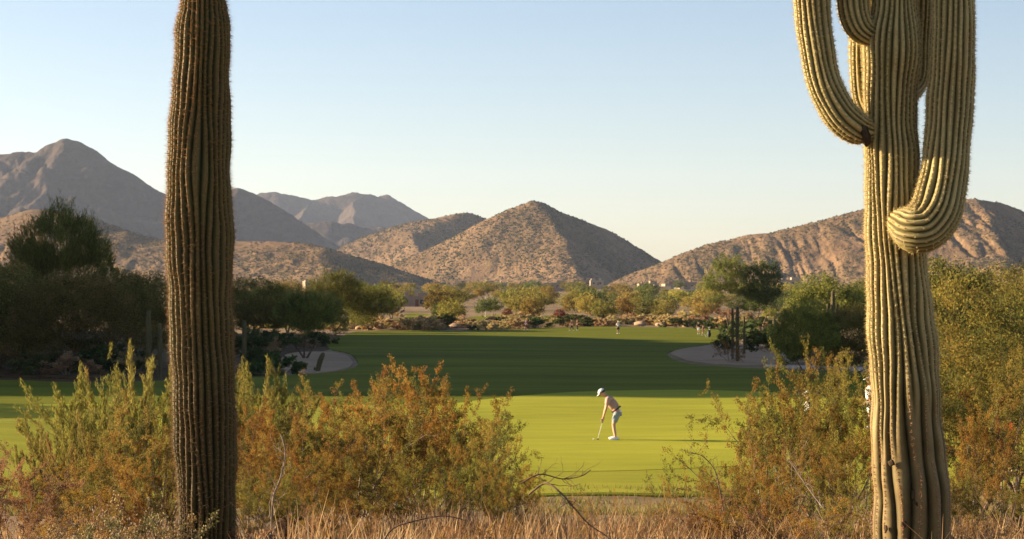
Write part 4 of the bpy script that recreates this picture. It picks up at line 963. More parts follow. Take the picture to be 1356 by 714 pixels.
tr = [(1209, 770, 49, 0), (1207, 714, 50, 0), (1207.5, 680, 51, 0), (1206, 640, 50, 0), (1202.5, 600, 48, 0), (1200, 560, 46.5, 0), (1198, 500, 46, 0), (1194.5, 450, 45, 0), (1190.5, 400, 43, 0), (1187, 350, 40.5, 0), (1183, 300, 37.5, 0), (1182, 250, 36.5, 0),
      (1181, 200, 37, 0), (1179.5, 160, 34.5, 0), (1180, 120, 36, 0), (1182, 75, 40, 0), (1183, 45, 39, 0), (1185, 15, 31, 0), (1186, -20, 29, 0), (1187, -120, 29, 0), (1187, -260, 27, 0)]
arms = [('stem', tr, 28, 21, (-1.05, -.45), False, {}),
        ('arm', [(1165, 172, 11, -.02), (1150, 173, 15, -.06), (1142, 172, 20, -.08), (1132, 168, 22.5, -.10), (1114, 152, 23.5, -.12), (1098, 125, 23, -.12), (1089, 98, 22.5, -.12), (1082, 60, 23, -.12), (1077, 20, 24, -.1), (1074, -30, 24.5, -.1), (1072, -120, 24, -.1), (1072, -190, 22, -.1)], 18, 31, None, False, {}),
        ('arm', [(1188, 291, 12, -.10), (1195, 295, 22, -.17), (1203, 299, 28, -.22), (1213, 304, 33, -.27), (1226, 299, 34, -.27), (1239, 280, 34, -.25), (1247, 250, 33, -.22), (1252.5, 210, 31.5, -.2), (1256, 170, 31, -.18), (1259, 130, 31, -.16), (1261.5, 90, 30, -.15), (1263, 50, 29.5, -.14), (1264, 0, 28, -.12), (1265, -70, 28, -.12), (1265, -200, 25, -.12)], 22, 41, None, True, {}),
        ('arm', [(1160, 48, 10, .0), (1148, 44, 17, -.04), (1138, 34, 20, -.05), (1132, 15, 21.5, -.05), (1130, -10, 22, -.05), (1130, -60, 22, -.04), (1130, -130, 21, -.03)], 16, 51, None, False, {}),
        ('arm', [(1172, 165, 12, .10), (1160, 155, 17, .25), (1150, 135, 19, .30), (1145, 110, 18.5, .30), (1143, 70, 18, .30), (1144, 20, 17.5, .30), (1145, -60, 17, .30)], 15, 61, None, False, {}),
        ('arm', [(1200, 128, 11, .1), (1210, 118, 14, .28), (1217, 100, 15, .33), (1219, 60, 15, .33), (1221, 20, 16, .33), (1223, -40, 16, .33), (1223, -90, 15, .33)], 15, 71, None, False, {})]
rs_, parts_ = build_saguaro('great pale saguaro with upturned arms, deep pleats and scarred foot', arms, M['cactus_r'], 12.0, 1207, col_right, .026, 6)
# corky bird holes and scars on the foot of the armed saguaro
def scar(px, py, rx, rz):
    bm = bmesh.new(); bmesh.ops.create_uvsphere(bm, u_segments=14, v_segments=9, radius=1)
    for v in bm.verts:
        k = 1 + .2 * math.sin(5 * v.co.x + 3 * v.co.z + px)
        # ring with a sunken middle
        rr = math.hypot(v.co.x, v.co.z); dep = -.5 * math.exp(-(rr / .45) ** 2) if v.co.y < 0 else 0
        v.co = Vector((v.co.x * rx * k, (v.co.y - dep) * rx * .5, v.co.z * rz * k))
    me = bpy.data.meshes.new('scar'); bm.to_mesh(me); bm.free(); me.materials.append(M['scar'])
    for p in me.polygons: p.use_smooth = True
    cx = np.interp(py, [n[1] for n in tr][::-1], [n[0] for n in tr][::-1]); rp = np.interp(py, [n[1] for n in tr][::-1], [n[2] for n in tr][::-1])
    u = (px - cx) / rp; y = 12.0 - math.sqrt(max(0, 1 - u * u)) * rp / F * 12 * .95
    w = W(px, py, y); o = link('scar', me, parts_[0][0]); o.location = Vector(w) - rs_.location; o.rotation_euler = (0, 0, math.asin(np.clip(u, -.95, .95)))
for a in ((1180, 613, .022, .020), (1232, 621, .024, .020), (1217, 667, .036, .024), (1209, 655, .016, .034), (1172, 700, .014, .022), (1196, 694, .02, .02), (1238, 556, .014, .03)): scar(*a)

# dark corky collar where the low left arm was pinched off the trunk
bm = bmesh.new(); bmesh.ops.create_uvsphere(bm, u_segments=22, v_segments=14, radius=1)
for v in bm.verts:
    k = 1 + .16 * float(fbm(np.array([v.co.x * 3 + 5]), np.array([v.co.z * 3 + v.co.y]), 4, 3)[0]); v.co = Vector((v.co.x * .034 * k, v.co.y * .085 * k, v.co.z * .082 * k))
me = bpy.data.meshes.new('joint_scar'); bm.to_mesh(me); bm.free(); me.materials.append(M['scar'])
for p in me.polygons: p.use_smooth = True
o = link('scar', me, parts_[0][0]); o.location = Vector(W(1146, 177, 11.87)) - rs_.location; o.rotation_euler = (0, R(-12), R(-15))

def small_saguaro_mesh(seed, H, r, arms_, lean=0.0):
    root_data = []
    nodes = [(0, 0, -.1, r * .9), (lean * H * .3, 0, H * .3, r), (lean * H * .6, 0, H * .6, r * 1.02), (lean * H, 0, H - r, r * .9)]
    root_data.append(cactus_limb(nodes, 14, seed, depth=.2, step=.12, sides=6))
    for az, z0, h, rr, ext in arms_:
        c, s = math.cos(az), math.sin(az)
        root_data.append(cactus_limb([(c * r * .5, s * r * .5, z0, rr * .7), (c * ext * .7, s * ext * .7, z0 + .05, rr), (c * ext, s * ext, z0 + ext * .6, rr), (c * ext, s * ext, z0 + h, rr * .9)], 12, seed + int(az * 10), depth=.2, step=.12, sides=6))
    return root_data
def small_saguaro(px, base_row, top, wpx, label, arms_=(), lean=0.0, D=None, group='small cacti near the bunkers'):
    D = D or Drow(base_row); loc = on(px, D); H = -(top - HY) / F * D - loc[2]; r = wpx / 2 / F * D
    root = empty('small_saguaro', loc); tag(root, label, 'cactus', group)
    ar = [(az, z0 * H, h * H, rr * r, ext * r) for az, z0, h, rr, ext in arms_]
    for k, dt in enumerate(small_saguaro_mesh(int(px), H, r, ar, lean)): link('stem' if k == 0 else 'arm', limb_mesh('small_limb', dt, M['cactus_s']), root)
small_saguaro(976.5, 478, 405, 4.6, 'tallest and thickest of the three cactus columns in the right bunker')
small_saguaro(970, 476, 408, 3.6, 'slimmer cactus column left of the thickest one in the bunker')
small_saguaro(985.5, 470, 420, 3.2, 'short cactus column right of the thickest one in the bunker')
small_saguaro(1058.5, 470, 396, 4.5, 'slender tall dark cactus beside the bright green palo verde')
small_saguaro(1025.5, 466, 422, 5, 'stubby brown cactus between the bunker and the cart path')
small_saguaro(1054.5, 478, 425, 5, 'short sunlit brown cactus at the foot of the slender tall one')
small_saguaro(1103, 482, 385, 5.5, 'dark many-armed cactus in front of the bright green palo verde', ((0.2, .35, .45, .8, 2.4), (3.0, .4, .4, .8, 2.4), (1.6, .5, .4, .7, 2.2)))
small_saguaro(323.5, 495, 424, 6, 'slender dark cactus just right of the single-column saguaro')
small_saguaro(197, 500, 411, 7, 'dark cactus post left of the single-column saguaro, taller of two')
small_saguaro(212, 500, 428, 6, 'dark cactus post close against the single-column saguaro')
small_saguaro(420, 494, 467, 7, 'short dark cactus leaning in the left bunker', lean=.28)
small_saguaro(417, 493, 486, 3, 'tiny cactus stub beside the leaning one in the left bunker')
small_saguaro(741, 420, 409, 1.6, 'thin cactus stump by the red-leaved tree past the fairway', D=326)

# ------------------------------------------------------------------ dry grass
def dry_grass():
    g = np.random.default_rng(21); n = 62000
    D = 8.5 + 12 * g.uniform(0, 1, n) ** 1.1; px = g.uniform(-250, 1600, n); x = (px - CX) / F * D
    dens = np.clip(.55 + 1.5 * fbm(x / .6, D / .6, 6, 3), 0.03, 1) * np.where(px < 370, .38, 1) * np.clip(1.5 - np.abs(D - 12) / 7, .15, 1)
    k = g.uniform(0, 1, n) < dens; D, x, px = D[k], x[k], px[k]; n = len(D); z = ground(x, D) - .02
    h = g.uniform(.14, .45, n) * (1 + .75 * fbm(x / .45, D / .45, 4, 3)) * (.85 + .5 * fbm(x / 1.6, D / 1.6, 33, 2)) * np.where(px < 370, .75, 1)
    az = g.uniform(0, 6.28, n); ln = h * g.uniform(.08, .55, n); wd = g.uniform(.003, .006, n)
    base = np.stack([x, D, z], 1); dirv = np.stack([np.cos(az) * ln, np.sin(az) * ln, np.zeros(n)], 1); sd = np.stack([-np.sin(az), np.cos(az), np.zeros(n)], 1)
    sd = unit(sd + np.array([.6, 0, 0])) * wd[:, None]
    mid = base + dirv * .35 + np.array([0, 0, 1]) * (h * .6)[:, None]; tip = base + dirv + np.array([0, 0, 1]) * (h * g.uniform(.85, 1, n))[:, None]
    V = np.stack([base - sd, base + sd, mid + sd * .8, mid - sd * .8, tip + sd * .15, tip - sd * .15], 1)
    f = (np.array([(0, 1, 2, 3), (3, 2, 4, 5)])[None] + 6 * np.arange(n)[:, None, None]).reshape(-1, 4)
    pal = np.array([(.46, .30, .145), (.55, .385, .19), (.35, .215, .105), (.28, .175, .085), (.60, .45, .25)])
    clump = ((fbm(x / .35, D / .35, 14, 2) * .5 + .5) * 4.99).astype(int).clip(0, 4); c = pal[np.where(g.uniform(0, 1, n) < .5, clump, g.integers(0, 5, n))]
    tag(link('dry_grass', npmesh('dry_grass', V.reshape(-1, 3), f, M['leaf_bush'], False, np.repeat(c, 2, 0))), 'tall dry straw-coloured grass along the bottom of the slope', 'grass', kind='stuff')
dry_grass()
def leaf_litter():
    g = np.random.default_rng(31); n = 30000
    D = 9 + 22 * g.uniform(0, 1, n); px = g.uniform(-250, 1600, n); x = (px - CX) / F * D
    P = Plant(9); base = np.stack([x, D, ground(x, D) + .01], 1)
    pal = np.array([(.3, .2, .11), (.2, .12, .06), (.4, .3, .17)])[g.integers(0, 3, n)]
    P.leaves(base, unit(g.normal(size=(n, 3)) * np.array([1, 1, .25])), np.array([[.05, .012]]), pal)
    tag(link('leaf_litter', P.foliage('leaf_litter', M['leaf_bush'])), 'brown twig and leaf litter under the desert shrubs', 'litter', kind='stuff')
leaf_litter()
def rough_grass():
    """longer uncut grass along the near edge of the green"""
    g = np.random.default_rng(41); n = 42000
    D = g.uniform(41, 49, n); x = g.uniform(-15, 22, n); k = g.uniform(0, 1, n) < np.clip(.6 + fbm(x / 2.5, D / 1.2, 8, 3) * 1.6, 0, 1); x, D = x[k], D[k]; n = len(x)
    z = ground(x, D); h = g.uniform(.08, .20, n); az = g.uniform(0, 6.28, n); sd = np.stack([np.cos(az), np.sin(az), 0 * az], 1) * .014
    base = np.stack([x, D, z], 1); tip = base + np.stack([g.normal(size=n) * .05, g.normal(size=n) * .05, h], 1)
    V = np.stack([base - sd, base + sd, tip], 1); f = np.arange(n * 3).reshape(-1, 3)
    c = np.array([(.16, .17, .035), (.22, .2, .05), (.10, .12, .03), (.3, .24, .1)])[g.integers(0, 4, n)]
    tag(link('rough_grass', npmesh('rough_grass', V.reshape(-1, 3), f, M['leaf_bush'], False, c)), 'uncut green-brown grass along the near edge of the putting green', 'grass', kind='stuff')
rough_grass()

# ------------------------------------------------------------------ dead boughs and bare stems
def bough(name, path, r0, seed, twigs, label, D0, rad_fall=.55, mat='dead', group=None):
    pl = Plant(seed); g = pl.g; P = catmull([W(a, b, D0 + d) for a, b, d in path], 60); r = np.linspace(r0, r0 * (1 - rad_fall), 60)
    for i in range(59): pl.tube(P[i], P[i + 1], r[i], r[i + 1])
    for _ in range(twigs):
        i = g.integers(8, 58); p = P[i]; d = unit(unit(P[min(i + 1, 59)] - P[i]) + g.normal(size=3) * .8 + np.array([0, 0, .5])); rr = r[i] * .5; L = g.uniform(.06, .28)
        for k in range(6):
            d = unit(d + g.normal(size=3) * .28); q = p + d * L / 6; pl.tube(p, q, rr, rr * .8)
            if k in (2, 4):
                e = unit(d + g.normal(size=3) * .8); pl.tube(q, q + e * L * .35, rr * .5, rr * .25)
            p = q; rr *= .8
    o = link(name, pl.wood(name, M[mat], 6)); tag(o, label, 'branch', group); return o
bough('dead_bough', [(700, 655, .2), (722, 640, .15), (742, 652, .05), (760, 672, 0), (780, 694, 0), (806, 712, .05), (822, 732, .1)], .007, 5, 22, 'dark dead bough arching down into the dry grass below the golfer', 12.0)
bough('dead_bough', [(690, 640, 0), (715, 628, 0), (745, 634, .1), (770, 630, .1), (782, 622, .15)], .006, 6, 12, 'thin dead bough stretched level above the arching one', 13.0)
bough('fallen_branch', [(505, 722, 0), (520, 700, 0), (548, 690, 0), (588, 683, .05), (620, 690, .1)], .006, 7, 4, 'thin brown twig curving over the dry grass', 10.5)
bough('leafless_sapling', [(357, 735, 0), (360, 700, .02), (362, 660, 0), (372, 632, 0), (378, 600, .05), (372, 575, .1)], .009, 8, 22, 'pale forked bare stem right of the single-column cactus', 13.2, .6, 'twig')
bough('leafless_sapling', [(1105, 690, 0), (1080, 660, .1), (1060, 632, .2), (1045, 610, .3)], .006, 12, 22, 'slanting bare grey stem left of the armed cactus foot', 14.5, .6, 'twig')
bough('leafless_sapling', [(960, 690, 0), (953, 650, 0), (946, 622, .1), (930, 604, .1), (915, 600, .1)], .006, 13, 26, 'gnarled dark stem at the near right edge of the green', 14.5, .6, 'dead')

# ------------------------------------------------------------------ people
def skin_mesh(verts, edges, name, sub=1, root=0):
    bm_v = [Vector(v[:3]) for v in verts]
    me = bpy.data.meshes.new(name); me.from_pydata(bm_v, edges, []); o = bpy.data.objects.new(name, me); COL.objects.link(o)
    md = o.modifiers.new('s', 'SKIN'); sv = me.skin_vertices[0].data
    for i, v in enumerate(verts): sv[i].radius = (v[3], v[4] if len(v) > 4 else v[3]); sv[i].use_root = (i == root)
    s = o.modifiers.new('d', 'SUBSURF'); s.levels = s.render_levels = sub
    dg = bpy.context.evaluated_depsgraph_get(); ev = o.evaluated_get(dg); out = bpy.data.meshes.new_from_object(ev); out.name = name
    bpy.data.objects.remove(o); bpy.data.meshes.remove(me)
    for p in out.polygons: p.use_smooth = True
    return out
POSES = {
    'putt': dict(hip=(-.10, 0, .90), chest=(.12, 0, 1.20), neck=(.24, 0, 1.33), head=(.34, 0, 1.42), face=(.75, -.66), kneeL=(.02, .12, .48), kneeR=(.02, -.12, .48), footL=(-.04, .16, .08), footR=(-.04, -.16, .08),
                 elbL=(.25, .20, .98), elbR=(.25, -.20, .98), hanL=(.33, .02, .70), hanR=(.34, -.02, .66), shw=.19),
    'stand': dict(hip=(0, 0, .93), chest=(.01, 0, 1.28), neck=(.01, 0, 1.47), head=(.03, 0, 1.62), face=(1, -.1), kneeL=(.03, .10, .50), kneeR=(.0, -.10, .50), footL=(-.02, .12, .08), footR=(-.04, -.12, .08),
                  elbL=(-.02, .27, 1.12), elbR=(-.02, -.27, 1.12), hanL=(.10, .27, .88), hanR=(.10, -.27, .88), shw=.19),
    'walk': dict(hip=(0, 0, .91), chest=(.04, 0, 1.26), neck=(.06, 0, 1.44), head=(.09, 0, 1.58), face=(1, -.15), kneeL=(.20, .09, .50), kneeR=(-.02, -.09, .48), footL=(.30, .10, .09), footR=(-.32, -.10, .12),
                 elbL=(-.12, .25, 1.10), elbR=(.10, -.25, 1.08), hanL=(-.10, .27, .86), hanR=(.30, -.24, .92), shw=.19),
    'bend': dict(hip=(-.10, 0, .85), chest=(.22, 0, 1.08), neck=(.36, 0, 1.12), head=(.48, 0, 1.14), face=(.8, -.6), kneeL=(.10, .12, .46), kneeR=(.10, -.12, .46), footL=(-.02, .14, .08), footR=(-.02, -.14, .08),
                 elbL=(.38, .20, .82), elbR=(.38, -.20, .82), hanL=(.45, .10, .58), hanR=(.45, -.10, .58), shw=.18),
}
def lerp3(a, b, t): return tuple(a[i] + (b[i] - a[i]) * t for i in range(3))
def person(px, D, pose, face_deg, label, shirt, legs, hat=None, scale=1.0, long_trousers=False, group=None, dz=0.04, row_=None):
    p = POSES[pose]; loc = on(px, D, dz); root = empty('person', loc, R(face_deg), scale); tag(root, label, 'person', group)
    h, c, n, hd = p['hip'], p['chest'], p['neck'], p['head']
    V = []; E = []
    def add(co, r, par=None, ry=None):
        V.append((*co, r, ry if ry else r)); 
        if par is not None: E.append((par, len(V) - 1))
        return len(V) - 1
    i_h = add(h, .125, None, .15); i_w = add(lerp3(h, c, .45), .105, i_h, .13); i_c = add(c, .115, i_w, .155); i_u = add(lerp3(c, n, .6), .085, i_c, .13); i_n = add(n, .052, i_u)
    fx, fz = p['face']; fl = math.hypot(fx, fz); fx, fz = fx / fl, fz / fl; up = (-fz, 0, fx) if fx > 0 else (0, 0, 1)
    i_j = add(hd, .080, i_n); top = (hd[0] + up[0] * .09, 0, hd[2] + up[2] * .09); i_t = add(top, .085, i_j)
    ch = (hd[0] + fx * .055 - up[0] * .045, 0, hd[2] + fz * .055 - up[2] * .045); i_ch = add(ch, .045, i_j)
    ns = (hd[0] + fx * .115 + up[0] * .02, 0, hd[2] + fz * .115 + up[2] * .02); add(ns, .014, i_j)
    for sy in (1, -1): add((hd[0] - fx * .01 + up[0] * .015, sy * .092, hd[2] - fz * .01 + up[2] * .015), .016, i_j)
    arms_ = {}
    for sd, sy in (('L', 1), ('R', -1)):
        sh = (lerp3(c, n, .55)[0], sy * p['shw'], lerp3(c, n, .55)[2]); a = add(sh, .058, i_u); el = p['elb' + sd]; b = add(lerp3(sh, el, .5), .048, a); e = add(el, .040, b)
        ha = p['han' + sd]; w = add(lerp3(el, ha, .55), .036, e); w2 = add(lerp3(el, ha, .95), .024, w)
        d = Vector(ha) - Vector(el); d.normalize(); side = Vector((0, -sy, 0)); fwd = d.cross(side).normalized()
        pm = Vector(ha) + d * .045; pi = add(tuple(pm), .026, w2, .038)
        for k in range(4):
            o_ = (k - 1.5) * .021; b0 = pm + d * .035 + fwd * o_; f1 = add(tuple(b0), .0095, pi); f2 = add(tuple(b0 + d * (.03 - .004 * abs(k - 1)) + side * .012), .0085, f1); add(tuple(b0 + d * .04 + side * .038), .0075, f2)
        t1 = add(tuple(pm + fwd * .045 * (1 if sy > 0 else 1) + side * .01), .011, pi); add(tuple(pm + fwd * .06 + d * .03 + side * .028), .009, t1)
        arms_[sd] = (sh, el, ha)
        hp = (h[0], sy * .085, h[2] - .06); kn = p['knee' + sd]; ft = p['foot' + sd]
        t0 = add(hp, .095, i_h); t = add(lerp3(hp, kn, .5), .078, t0); k_ = add(kn, .055, t); cf = add(lerp3(kn, ft, .4), .056, k_); an = add(ft, .036, cf); add((ft[0] + .10, ft[1], ft[2] - .035), .034, an); 
    me = skin_mesh(V, E, 'body'); me.materials.append(M['skin']); link('body', me, root)
    # shirt
    V = []; E = []; cc = add(h and lerp3(h, c, .12), .142, None, .168); w = add(lerp3(h, c, .5), .132, cc, .158); cv = add(c, .142, w, .182); uu = add(lerp3(c, n, .62), .108, cv, .155); add(lerp3(c, n, .95), .07, uu)
    for sd in 'LR':
        sh, el, ha = arms_[sd]; a = add(sh, .078, uu); add(lerp3(sh, el, .72), .066, a)
    me = skin_mesh(V, E, 'shirt'); me.materials.append(M[shirt]); link('shirt', me, root)
    V = []; E = []; pv = add((h[0], 0, h[2] + .05), .140, None, .165)
    for sd, sy in (('L', 1), ('R', -1)):
        hp = (h[0], sy * .09, h[2] - .08); kn = p['knee' + sd]; ft = p['foot' + sd]; a = add(hp, .112, pv); 
        if long_trousers: b = add(lerp3(hp, kn, .55), .09, a); k_ = add(kn, .072, b); add(lerp3(kn, ft, .9), .06, k_)
        else: b = add(lerp3(hp, kn, .55), .10, a); add(lerp3(hp, kn, .88), .095, b)
    nm = 'trousers' if long_trousers else 'shorts'
    me = skin_mesh(V, E, nm); me.materials.append(M[legs]); link(nm, me, root)
    # belt
    bm = bmesh.new(); bmesh.ops.create_cone(bm, cap_ends=False, segments=24, radius1=1, radius2=1, depth=.04)
    ax = Vector(c) - Vector(h); q = ax.to_track_quat('Z', 'Y')
    for v in bm.verts: v.co = q @ Vector((v.co.x * .146, v.co.y * .172, v.co.z)) + Vector(lerp3(h, c, .14))
    me = bpy.data.meshes.new('belt'); bm.to_mesh(me); bm.free(); me.materials.append(M['dark']); link('belt', me, root)
    # shoes
    for sd in 'LR':
        ft = p['foot' + sd]; bm = bmesh.new(); bmesh.ops.create_uvsphere(bm, u_segments=16, v_segments=10, radius=1)
        for v in bm.verts:
            x, y, z = v.co; zz = z * .058 * (1 - .35 * max(0, x)); v.co = Vector((ft[0] + .05 + x * .155, ft[1] + y * .052 * (1 - .15 * x), max(.0, .045 + zz + (ft[2] - .08))))
        me = bpy.data.meshes.new('shoe'); bm.to_mesh(me); bm.free(); me.materials.append(M['white'])
        for pp in me.polygons: pp.use_smooth = True
        link('shoe', me, root)
    # hair or cap, eyes
    U = Vector(up); Fv = Vector((fx, 0, fz)); Yv = Vector((0, 1, 0)); C = Vector(hd) + U * .062
    def headshape(nm, mat, rad, cut, brim):
        bm = bmesh.new(); bmesh.ops.create_uvsphere(bm, u_segments=20, v_segments=14, radius=1); bmesh.ops.delete(bm, geom=[v for v in bm.verts if v.co.z < cut - (.0 if v.co.x > 0 else .45 if nm == 'hair' else .08)], context='VERTS')
        for v in bm.verts: x, y, z = v.co; v.co = C + Fv * (x * rad * 1.1) + Yv * (y * rad * .96) + U * (z * rad * 1.02)
        if brim:
            vs = []
            for k in range(13):
                a = R(-62 + 124 * k / 12); vs.append((bm.verts.new(C + Fv * math.cos(a) * rad * 1.07 + Yv * math.sin(a) * rad * .95 + U * rad * .12), bm.verts.new(C + Fv * (math.cos(a) * rad * 1.05 + rad * .78 * math.cos(a * 1.35) ** .6) + Yv * math.sin(a) * rad * .85 + U * (-rad * .02))))
            for a, b in zip(vs[:-1], vs[1:]): bm.faces.new((a[0], b[0], b[1], a[1]))
        me = bpy.data.meshes.new(nm); bm.to_mesh(me); bm.free(); me.materials.append(M[mat]); o = link(nm, me, root)
        for pp in me.polygons: pp.use_smooth = True
        md = o.modifiers.new('t', 'SOLIDIFY'); md.thickness = .006
    headshape('hair', 'hair', .102, -.15, False)
    if hat: headshape('cap', hat, .110, .10, True)
    for sy in (1, -1):
        bm = bmesh.new(); bmesh.ops.create_uvsphere(bm, u_segments=8, v_segments=6, radius=.011, matrix=Matrix.Translation(Vector(hd) + U * .035 + Fv * .083 + Yv * sy * .032))
        me = bpy.data.meshes.new('eye'); bm.to_mesh(me); bm.free(); me.materials.append(M['dark']); link('eye', me, root)
    return root
gl = person(813, 61.2, 'putt', 180, 'golfer in white cap, dusty pink shirt and blue-grey shorts putting on the sunlit green', 'pink', 'blue', 'white', 1.04)
# putter and ball
def putter():
    L = Vector(gl.location); rot = Matrix.Rotation(math.pi, 3, 'Z'); P = lambda v: Vector(v) * 1.04
    top = P((.30, 0, .76)); bot = P((.50, -.02, .03)); top = rot @ top; bot = rot @ bot
    root = empty('golf_putter', L); tag(root, 'steel putter held by the golfer on the sunlit green', 'golf club')
    for nm, a, b, r, mt in (('shaft', top.lerp(bot, .3), bot, .0075, 'metal'), ('grip', top, top.lerp(bot, .34), .014, 'dark')):
        pl = Plant(1); pl.tube(tuple(a), tuple(b), r, r * .85); link(nm, pl.wood(nm, M[mt], 10), root)
    bm = bmesh.new(); bmesh.ops.create_cube(bm, size=1); bmesh.ops.bevel(bm, geom=bm.edges[:], offset=.15, segments=2, affect='EDGES')
    for v in bm.verts: v.co = Vector((v.co.x * .06, v.co.y * .12, v.co.z * .03)) + bot + Vector((0, .03, -.008))
    me = bpy.data.meshes.new('club_head'); bm.to_mesh(me); bm.free(); me.materials.append(M['dark']); link('club_head', me, root)
    bm = bmesh.new(); bmesh.ops.create_icosphere(bm, subdivisions=3, radius=.0213); me = bpy.data.meshes.new('golf_ball'); bm.to_mesh(me); bm.free(); me.materials.append(M['white'])
    x, y = L.x - .66, L.y; o = link('golf_ball', me, None, (x, y, float(ground(x, y)) + .055 + .02)); tag(o, 'white golf ball lying before the putter head on the green', 'golf ball')
putter()
PG = 'people on the far side of the course'
person(697, 292, 'walk', 180, 'person in purple top and dark shorts walking at the far fairway edge', 'purple', 'black', None, group=PG)
person(757.5, 285, 'walk', 180, 'person in dark clothes striding ahead of a companion on the far fairway', 'black', 'black', None, long_trousers=True, group=PG)
person(764.5, 287, 'stand', 200, 'person in wine-dark shirt close behind the striding companion', 'brown', 'black', None, long_trousers=True, group=PG)
person(818.5, 272, 'stand', 270, 'lone far person in white shirt and black shorts', 'white', 'black', 'white', group=PG)
person(925, 262, 'stand', 250, 'person in black shirt and white shorts above the right bunker', 'black', 'white', 'black', group=PG)
person(931.5, 255, 'walk', 200, 'smaller person in brown beside the black-shirted one', 'brown', 'brown', None, .85, group=PG)
person(957, 225, 'bend', 0, 'person in teal shirt and white shorts stooping by the three cactus columns', 'teal', 'white', 'teal', group=PG)
person(1071, 58, 'stand', 180, 'person in white cap and white shirt half hidden by the golden bush', 'white', 'grey', 'white')
person(1152, 64, 'stand', 180, 'person in white cap and striped-looking white shirt at the left edge of the armed cactus', 'white', 'white', 'white')
person(1287, 70, 'stand', 180, 'person in red shirt behind the bushes, below the golden tree', 'red', 'white', None)
person(1338, 52, 'stand', 180, 'person in red shirt and dark trousers by the right border', 'red', 'black', None, long_trousers=True)
# golf bag
def golf_bag(px, D):
    root = empty('golf_bag', on(px, D, .04), .4); tag(root, 'black golf bag standing upright near the black-shirted person', 'golf bag')
    bm = bmesh.new(); bmesh.ops.create_cone(bm, cap_ends=True, segments=20, radius1=.15, radius2=.17, depth=.9, matrix=Matrix.Translation((0, 0, .47)))
    bmesh.ops.bevel(bm, geom=bm.edges[:], offset=.01, segments=1, affect='EDGES'); me = bpy.data.meshes.new('bag_body'); bm.to_mesh(me); bm.free(); me.materials.append(M['black']); link('bag_body', me, root)
    bm = bmesh.new(); bmesh.ops.create_cube(bm, size=1, matrix=Matrix.Translation((.17, 0, .35)) @ Matrix.Diagonal((.12, .2, .4, 1))); bmesh.ops.bevel(bm, geom=bm.edges[:], offset=.03, segments=2, affect='EDGES')
    me = bpy.data.meshes.new('pocket'); bm.to_mesh(me); bm.free(); me.materials.append(M['black']); link('pocket', me, root)
    for k in range(4):
        pl = Plant(k); a = R(90 * k + 20); b = np.array([math.cos(a) * .07, math.sin(a) * .07, .9]); t = b + np.array([math.cos(a) * .04, math.sin(a) * .04, .25 + .04 * k]); pl.tube(b, t, .008, .008); pl.tube(t, t + np.array([.0, .0, .07]), .035, .02)
        link('club', pl.wood('club', M['metal'], 8), root)
    for k in range(2):
        pl = Plant(k); pl.tube((-.12, (k - .5) * .16, .75), (-.45, (k - .5) * .5, 0), .012, .012); link('leg', pl.wood('leg', M['metal'], 8), root)
golf_bag(939, 243)
# slim pale pole by the far green
pl = Plant(2); x_, y_, z_ = on(643, 400); pl.tube((0, 0, 0), (0, 0, 4.2), .09, .06)
po = empty('slim_pole', (x_, y_, z_)); tag(po, 'slim pale pole standing beyond the far lit fairway', 'pole'); link('shaft', pl.wood('pole_shaft', M['pole'], 10), po)
pl = Plant(2); pl.tube((0, 0, -.05), (0, 0, .25), .22, .16); link('base', pl.wood('pole_base', M['pole'], 12), po)

# ------------------------------------------------------------------ houses in the valley
def box(name, parent, x0, x1, y0, y1, z0, z1, mat, bev=.04):
    bm = bmesh.new(); bmesh.ops.create_cube(bm, size=1, matrix=Matrix.Translation(((x0 + x1) / 2, (y0 + y1) / 2, (z0 + z1) / 2)) @ Matrix.Diagonal((x1 - x0, y1 - y0, z1 - z0, 1)))
    bmesh.ops.bevel(bm, geom=bm.edges[:], offset=bev, segments=1, affect='EDGES'); me = bpy.data.meshes.new(name); bm.to_mesh(me); bm.free(); me.materials.append(M[mat]); return link(name, me, parent)
def house(px, D, w, h, mat, label, rz=0, seed=0, z=None):
    rs = random.Random(seed); loc = on(px, D); loc = (loc[0], loc[1], loc[2] - .3 + (z or 0)); root = empty('adobe_house', loc, rz); tag(root, label, 'house', 'houses at the foot of the hills')
    d = w * .6; wl = box('wall', root, -w / 2, w / 2, -d / 2, d / 2, -3, h, mat); rf = box('roof', root, -w / 2 + .4, w / 2 - .4, -d / 2 + .4, d / 2 - .4, h + .003, h + .12, 'roofm')
    for (a0, a1, b0, b1) in ((-w / 2, w / 2, -d / 2, -d / 2 + .35), (-w / 2, w / 2, d / 2 - .35, d / 2), (-w / 2, -w / 2 + .35, -d / 2 + .36, d / 2 - .36), (w / 2 - .35, w / 2, -d / 2 + .36, d / 2 - .36)): box('parapet', root, a0, a1, b0, b1, h + .003, h + .6, mat)
    t = rs.choice((-1, 1)); tw = w * .35; box('upper_storey', root, t * w * .25 - tw / 2, t * w * .25 + tw / 2, -d * .35, d * .35, h + .13, h + rs.uniform(1.2, 2.6), mat)
    box('chimney', root, -t * w * .3 - .5, -t * w * .3 + .5, -.5, .5, h + .13, h + 1.9, mat)
    n = int(w / 4)
    for i in range(n):
        x = -w / 2 + w * (i + .5) / n; f = box('window', root, x - .9, x + .9, -d / 2 - .05, -d / 2 + .1, 1.0, 2.5, 'stucco2', .01); box('pane', f, x - .75, x + .75, -d / 2 - .08, -d / 2 - .051, 1.12, 2.38, 'glass', .005)
    box('door', root, w * .08 - .5, w * .08 + .5, -d / 2 - .04, -d / 2 + .05, .25, 2.4, 'brown', .01)
